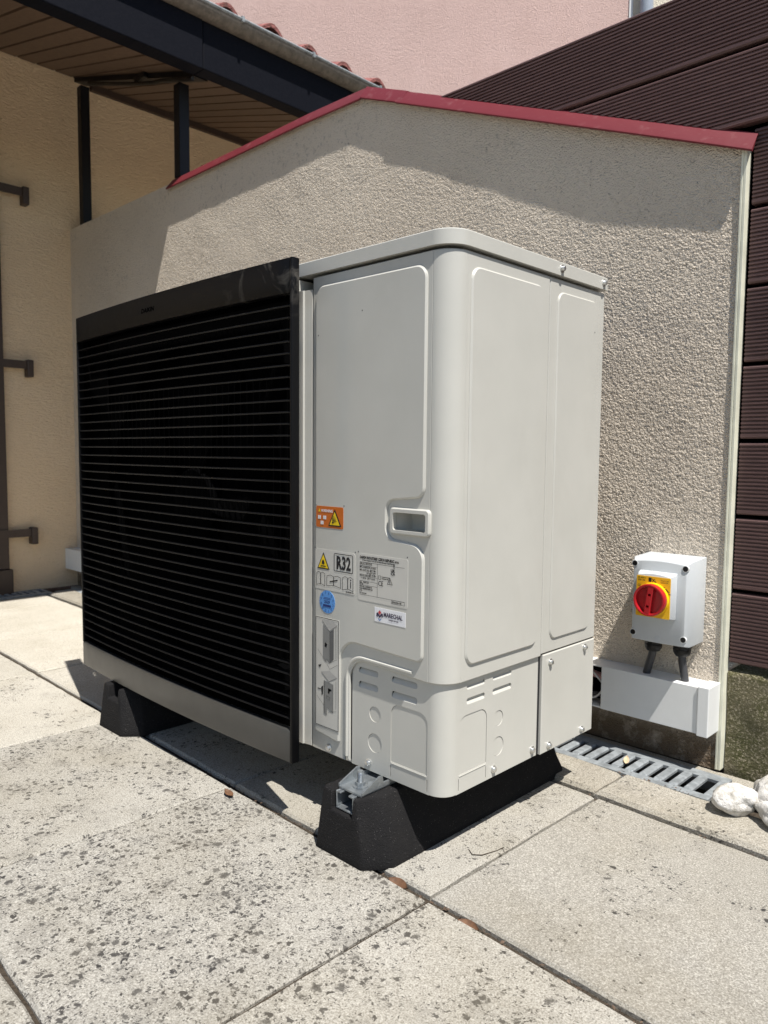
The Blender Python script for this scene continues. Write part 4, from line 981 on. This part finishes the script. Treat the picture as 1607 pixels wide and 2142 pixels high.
# ================================================================== RUBBER FEET
def foot(label, x_off, near=True):
    f = thing('rubber_foot', label, 'foot support', (-0.14+x_off, 0.21, 0), 'black rubber feet under the heat pump')
    h = 0.104; gl, gr_ = -0.180, -0.132; gd_ = 0.032
    def st(xlb, xlt, xrb, xrt, yb, yt, yb2=None, yt2=None):
        yb2 = yb if yb2 is None else yb2; yt2 = yt if yt2 is None else yt2
        f_ = (h-gd_)/h
        return [(xlb, yb, 0), (xlb+0.001, yb+(yt-yb)*0.15, 0.016), (xlt, yt, h), (gl, yt, h), (gl, yb+(yt-yb)*f_, h-gd_), (gr_, yb+(yt-yb)*f_, h-gd_), (gr_, yt, h), (xrt, yt2, h), (xrb-0.001, yb2+(yt2-yb2)*0.15, 0.016), (xrb, yb2, 0)]
    S = [st(-0.209, -0.203, -0.100, -0.126, -0.083, -0.071), st(-0.213, -0.206, -0.064, -0.107, -0.074, -0.062, -0.045, -0.027),
         st(-0.213, -0.206, -0.064, -0.107, 0.496, 0.484, 0.466, 0.446), st(-0.209, -0.203, -0.100, -0.126, 0.504, 0.492)]
    n = 10; vs = [p for s_ in S for p in s_]; fs = []
    for k in range(3):
        for i in range(n): fs.append((k*n+i, k*n+(i+1) % n, k*n+n+(i+1) % n, k*n+n+i))
    for base in (0, 3*n):
        for tri_ in geometry.tessellate_polygon([[Vector((p[0], p[2], 0)) for p in S[0]]]): fs.append(tuple(base+i for i in tri_))
    vs = [(x+x_off, y, z) for x, y, z in vs]
    MB().add(vs, fs).build('block', 'rubber', f, smooth=40, bevel=0.008, seg=3, bang=30)
    r = MB(); X = x_off; ry = -0.0660 if near else 0.02
    r.box(gl+.003+X, gr_-.003+X, ry, 0.49, 0.0735, 0.0765).box(gl+.003+X, gl+.006+X, ry, 0.49, 0.0767, 0.1035).box(gr_-.006+X, gr_-.003+X, ry, 0.49, 0.0767, 0.1035)
    r.box(gl+.0062+X, gl+.015+X, ry, 0.49, 0.1005, 0.1035).box(gr_-.015+X, gr_-.0062+X, ry, 0.49, 0.1005, 0.1035)
    r.build('rail', 'zinc_bright', f, smooth=0, bevel=0.0006, seg=1)
    if not near: return
    bx = -0.152+X; by = -0.034
    b = MB().cyl((bx, by, 0.082), (bx, by, 0.1345), 0.0048, seg=12)
    for k in range(9): b.cyl((bx, by, 0.116+k*0.0019), (bx, by, 0.1171+k*0.0019), 0.0054, 0.0048, 12)
    b.build('bolt', 'zinc_bright', f, smooth=40)
    MB().cyl((bx, by, 0.1077), (bx, by, 0.1093), 0.0125, seg=24).build('washer', 'zinc_bright', f, smooth=40)
    MB().cyl((bx, by, 0.1094), (bx, by, 0.1155), 0.0085, seg=6).build('nut', 'zinc_bright', f, smooth=20)
foot('black rubber foot under the front right corner of the heat pump', 0.0)
foot('black rubber foot under the shaded left end of the grille', -0.797, False)

# ================================================================== CABLE TRUNKING
YT = 0.66
trk = thing('cable_trunking', 'white plastic cable trunking along the foot of the rough-cast wall', 'trunking', (-1.4, 0.69, 0.1))
MB().box(-2.928, 0.149, 0.7165, 0.7195, 0.089, 0.186).box(-2.928, -0.158, YT+0.002, 0.7163, 0.183, 0.186).box(-0.1575, 0.149, YT+0.002, 0.7163, 0.183, 0.186).box(-2.928, 0.149, YT+0.002, 0.7163, 0.089, 0.092).build('channel', 'white_pvc', trk, smooth=0)
MB().box(-0.088, 0.1285, YT-0.001, YT+0.0018, 0.0885, 0.1865).build('cover', 'white_pvc', trk, smooth=0, bevel=0.001)
MB().box(-2.928, -0.165, YT-0.001, YT+0.0018, 0.0885, 0.1865).build('cover', 'white_pvc', trk, smooth=0, bevel=0.001)
MB().box(0.129, 0.152, YT-0.0045, 0.7165, 0.0855, 0.1895).build('end_cap', 'white_pvc', trk, smooth=0, bevel=0.0015)
MB().box(-0.1645, -0.0885, 0.713, 0.716, 0.0925, 0.1828).build('interior_shade', 'coil_dark', trk, smooth=0)  # dark plate painting the shade inside the uncovered stretch of trunking
def loop(c, rx, rz, y, a0, a1, n=16): return [(c[0]+rx*math.cos(a0+(a1-a0)*k/n), y+0.004*math.sin(k), c[1]+rz*math.sin(a0+(a1-a0)*k/n)) for k in range(n+1)]
MB().tube(loop((-0.135, 0.132), 0.040, 0.032, 0.680, -1.8, 1.9), 0.0022, 6).build('wire', 'cable_white', trk)
MB().tube([(-0.16, 0.69, 0.118), (-0.13, 0.687, 0.108), (-0.10, 0.69, 0.112), (-0.085, 0.695, 0.118)], 0.006, 8).build('wire', 'cable_grey', trk)
MB().tube([(-0.162, 0.70, 0.150), (-0.13, 0.695, 0.156), (-0.105, 0.70, 0.150), (-0.085, 0.70, 0.145)], 0.008, 8).build('wire', 'cable_pink', trk)

# ================================================================== ISOLATOR SWITCH BOX
sw = thing('isolator_switch', 'grey wall box with a red rotary switch on a yellow plate', 'switch', (0.05, 0.69, 0.27))
m = MB(); BX0, BX1, BZ0, BZ1, BY = -0.0125, 0.1125, 0.268, 0.449, 0.632
def bowed_box(x0, x1, z0, z1, yb, yf, bow, top_in, n=10):
    vs = []; fs = []; k = 0
    rings = []
    for (y, ins) in ((yb, 0.0), (yf+0.014, 0.0), (yf, 0.006)):
        ring = []
        X0, X1 = x0+ins, x1-ins
        for i in range(n+1):
            x = X0+(X1-X0)*i/n; ring.append((x, y, z0+ins*0.5-bow*0.35*math.sin(math.pi*i/n)))
        for i in range(n+1):
            x = X1-(X1-X0)*i/n; ring.append((x, y, z1-ins*top_in+bow*math.sin(math.pi*i/n)*(0.0 if y == yb else 1)-(0 if y == yb else bow)))
        rings.append(ring)
    N = len(rings[0])
    vs = [p for r in rings for p in r]
    for q in range(2):
        for i in range(N): fs.append((q*N+i, q*N+(i+1) % N, (q+1)*N+(i+1) % N, (q+1)*N+i))
    fs += [tuple(range(N))[::-1], tuple(range(2*N, 3*N))]
    return MB().add(vs, fs)
bowed_box(BX0, BX1, BZ0, BZ1, 0.719, BY, 0.004, 1.2).build('enclosure', 'box_grey', sw, smooth=40, bevel=0.0016, bang=50)
bowed_box(0.0085, 0.0885, 0.325, 0.4205, BY-0.0005, 0.6085, 0.004, 0.5).build('raised_block', 'box_grey', sw, smooth=40, bevel=0.001, bang=50)
yp = rpoly([(0.0125, 0.3275, .002), (0.0845, 0.3275, .002), (0.0845, 0.412, .002), (0.0125, 0.412, .002)], 3)
BOX = lambda y0: (lambda u, v, w_: (u, y0-w_, v))
pl_ = MB().plate(yp, -0.001, 0.0012, BOX(0.6085)).build('yellow_plate', 'plate_yellow', sw, smooth=0)
B2 = BOX(0.6070)
join(text_mb('IEC 60947-3', 0.0042, 0.0155, 0.4065, 0, B2, 0.0001, xs=0.8), text_mb('690V~ 25A', 0.0042, 0.0155, 0.4015, 0, B2, 0.0001, xs=0.8), text_mb('X', 0.0105, 0.0455, 0.4005, 0, B2, 0.0002, shear=-0.1), text_mb('L', 0.006, 0.0525, 0.4005, 0, B2, 0.0002, shear=-0.1),
     text_mb('INTERRUTTORE', 0.0032, 0.0640, 0.4045, 0, B2, xs=0.75), text_mb('SEZIONATORE', 0.0032, 0.0640, 0.4005, 0, B2, xs=0.75), text_mb('CE', 0.0062, 0.0150, 0.3895, 0, B2, 0.0001, xs=0.9), text_mb('OFF', 0.004, 0.0670, 0.391, 0, B2, 0.0001), text_mb('RESET', 0.0042, 0.0735, 0.389, 0, B2, 0.0002, rot=-0.8), text_mb('ON', 0.004, 0.0795, 0.378, 0, B2, 0.0001),
     MB().flat(rect(0.0385, 0.0445, 0.4005, 0.4095), 0, B2)).build('print', 'ink', pl_, recalc=False, smooth=0)
MB().flat(rect(0.0128, 0.0842, 0.3985, 0.3992), 0, B2).build('print_line', 'ring_yellow', pl_, recalc=False, smooth=0)
KC = (0.0490, 0.3655)
MB().lathe([(0.0340, 0.0), (0.0335, 0.006), (0.0320, 0.0065)], (KC[0], 0.6072, KC[1]), (0, -1, 0), 48).build('yellow_ring', 'ring_yellow', sw, smooth=40)
kn = MB().lathe([(0.0325, 0.0), (0.0335, 0.010), (0.0325, 0.0145), (0.0300, 0.0150), (0.0282, 0.0142), (0.0270, 0.004)], (KC[0], 0.6005, KC[1]), (0, -1, 0), 48).build('knob', 'knob_red', sw, smooth=40)
ang = math.radians(8)
def rotk(u, v): return (KC[0]+u*math.cos(ang)+v*math.sin(ang), KC[1]-u*math.sin(ang)+v*math.cos(ang))
hd = [rotk(*p) for p in rrect(-0.0058, 0.0058, -0.0285, 0.0285, 0.001, 2)]
hh = [[rotk(*p) for p in rect(-0.003, 0.003, a, a+0.005)] for a in (0.009, -0.0155)]
MB().plate(hd, 0.0035, 0.0146, BOX(0.6005), holes=hh, ch=0.0006).build('grip', 'knob_red', kn, smooth=0)
MB().plate([rotk(*p) for p in rect(-0.0032, 0.0032, -0.017, 0.015)], 0.006, 0.0105, BOX(0.6005)).build('grip_holes', 'coil_dark', kn, smooth=0) if False else None
for x, z in ((-0.0040, 0.4325), (0.1040, 0.4315), (-0.0035, 0.2845), (0.1045, 0.2855)):
    MB().cyl((x, BY+0.004, z), (x, BY-0.0006, z), 0.0068, seg=18).build('screw_cap_rim', 'white_pvc', sw, smooth=40)
    MB().cyl((x, BY+0.002, z), (x, BY-0.0012, z), 0.0055, seg=18).build('screw_cap', 'black_plastic', sw, smooth=40)
MB().cyl((0.05, BY-0.0004, 0.2775), (0.05, BY+0.003, 0.2775), 0.0075, seg=20).build('knockout', 'box_grey', sw, smooth=40)
for x, x2 in ((0.0195, 0.0055), (0.0825, 0.0905)):
    gl_ = MB().lathe([(0.0150, 0.0), (0.0185, 0.001), (0.0185, 0.010), (0.0175, 0.0115), (0.0185, 0.013), (0.0180, 0.020), (0.0135, 0.027), (0.0095, 0.028)], (x, 0.683, 0.2665), (0, 0, -1), 12).build('cable_gland', 'black_plastic', sw, smooth=30)
    pts = [(x, 0.683, 0.245), (x+(x2-x)*0.15, 0.683, 0.230), (x+(x2-x)*0.6, 0.684, 0.208), (x2, 0.685, 0.1855)]
    MB().tube(pts, 0.0082, 12).build('cable', 'cable_grey', sw, smooth=50)

# ================================================================== STONES, LEAVES, DEBRIS
def stone(label, c, r, seed, flat=0.75):
    bm = bmesh.new(); bmesh.ops.create_icosphere(bm, subdivisions=4, radius=1)
    for v in bm.verts:
        p = v.co.copy(); n1 = noise.noise(p*1.1+Vector((seed*7, 0, 0)))*0.32+noise.noise(p*2.7+Vector((0, seed*5, 0)))*0.11+noise.noise(p*6+Vector((0, seed*5, 3)))*0.035+noise.noise(p*13+Vector((2, seed*5, 3)))*0.025
        q = p*(1+n1); v.co = Vector((q.x*r[0], q.y*r[1], q.z*r[2]))
    zm = min(v.co.z for v in bm.verts)
    for f in bm.faces: f.smooth = True
    me = bpy.data.meshes.new('white_stone'); bm.to_mesh(me); bm.free(); me.materials.append(M['white_stone'])
    o = link('white_stone', me); o.location = (c[0], c[1], c[2]-zm-0.002); o.rotation_euler = (0, 0, seed)
    tag(o, label, 'stone', 'white stones by the fence plinth')
stone('rounded white stone nearest to the end of the drain grate', (0.2535, 0.527, 0.009), (0.038, 0.031, 0.025), 0.6)
stone('largest white stone, in front of the mossy plinth', (0.302, 0.592, -0.012), (0.058, 0.040, 0.040), 1.9)
stone('low white stone lying on the kerb at the right picture edge', (0.331, 0.523, 0.009), (0.042, 0.030, 0.021), 2.7)
stone('small white stone against the plinth at the right picture edge', (0.382, 0.648, -0.02), (0.04, 0.035, 0.036), 3.3)
def leaf(label, loc, size, rot, mat, cat='leaf'):
    m = MB(); vs = []; fs = []; n = 8
    for i in range(n+1):
        f = i/n; x = (f-0.5)*size; wd = size*0.22*math.sin(math.pi*min(1, f*1.02))**0.8; z = 0.0015+size*0.25*(f-0.5)**2
        vs += [(x, -wd, z+size*0.09), (x, 0, z), (x, wd, z+size*0.08)]
    for i in range(n): fs += [(i*3, i*3+1, i*3+4, i*3+3), (i*3+1, i*3+2, i*3+5, i*3+4)]
    o = link('dry_leaf', m.add(vs, fs).mesh('dry_leaf', mat, smooth=80, recalc=False)); o.location = loc; o.rotation_euler = rot
    tag(o, label, cat, 'dry leaves on the ground')
leaf('small curled pale leaf lying on the drain grate', (0.003, 0.607, 0.008), 0.028, (0.2, -0.3, 1.9), 'leaf_pale')
leaf('brown leaf at the shadow edge in front of the heat pump', (-0.468, -0.078, 0.003), 0.032, (0.1, 0.1, -0.1), 'leaf_brown')
leaf('brown leaf in the joint at the right rubber foot', (-0.035, -0.062, -0.004), 0.04, (0.5, 0, 0.0), 'leaf_brown')
leaf('brown leaf in the joint between slabs near the slab corner', (0.105, -0.068, -0.004), 0.036, (0.5, 0, 0.05), 'leaf_brown')
tw = MB().tube([(-0.015, 0.085, 0.005), (0.0, 0.075, 0.006), (0.012, 0.085, 0.006), (0.020, 0.115, 0.005), (0.022, 0.132, 0.005)], 0.0008, 5).build('twig', 'soil'); tag(tw, 'thin curved twig on the slab beside the right rubber foot', 'twig')
db = MB()
def chip(x, y, z, s_):
    a = random.uniform(0, 6.28); d = Vector((math.cos(a), math.sin(a), random.uniform(-.3, .3)))*s_; e = Vector((-math.sin(a), math.cos(a), random.uniform(-.3, .3)))*s_*random.uniform(.3, .6)
    p = Vector((x, y, z)); db.add([p-d, p+e, p+d, p-e+Vector((0, 0, s_*.3))], [(0, 1, 2), (0, 2, 3)])
for k in range(170):
    x = random.uniform(-0.6, 0.75); yj = rot2(x, -0.0625)[1]; chip(x, yj+random.gauss(0, .003), random.uniform(-.006, .0), random.uniform(.0012, .005))
for k in range(170):
    x = random.uniform(-0.2, 0.9); yj = rot2(x, 0.423)[1]; chip(x, yj+random.gauss(0, .004)-.002, random.uniform(-.02, .003), random.uniform(.0015, .006))
for k in range(160):
    x = random.uniform(0.0, 0.3); chip(x, 0.546+random.gauss(0, .006), random.uniform(-.01, .012), random.uniform(.0015, .005))
dbo = db.build('joint_debris', 'crumb_brown', recalc=False, smooth=0); tag(dbo, 'brown leaf crumbs lying in the paving joints', 'debris', kind='stuff')
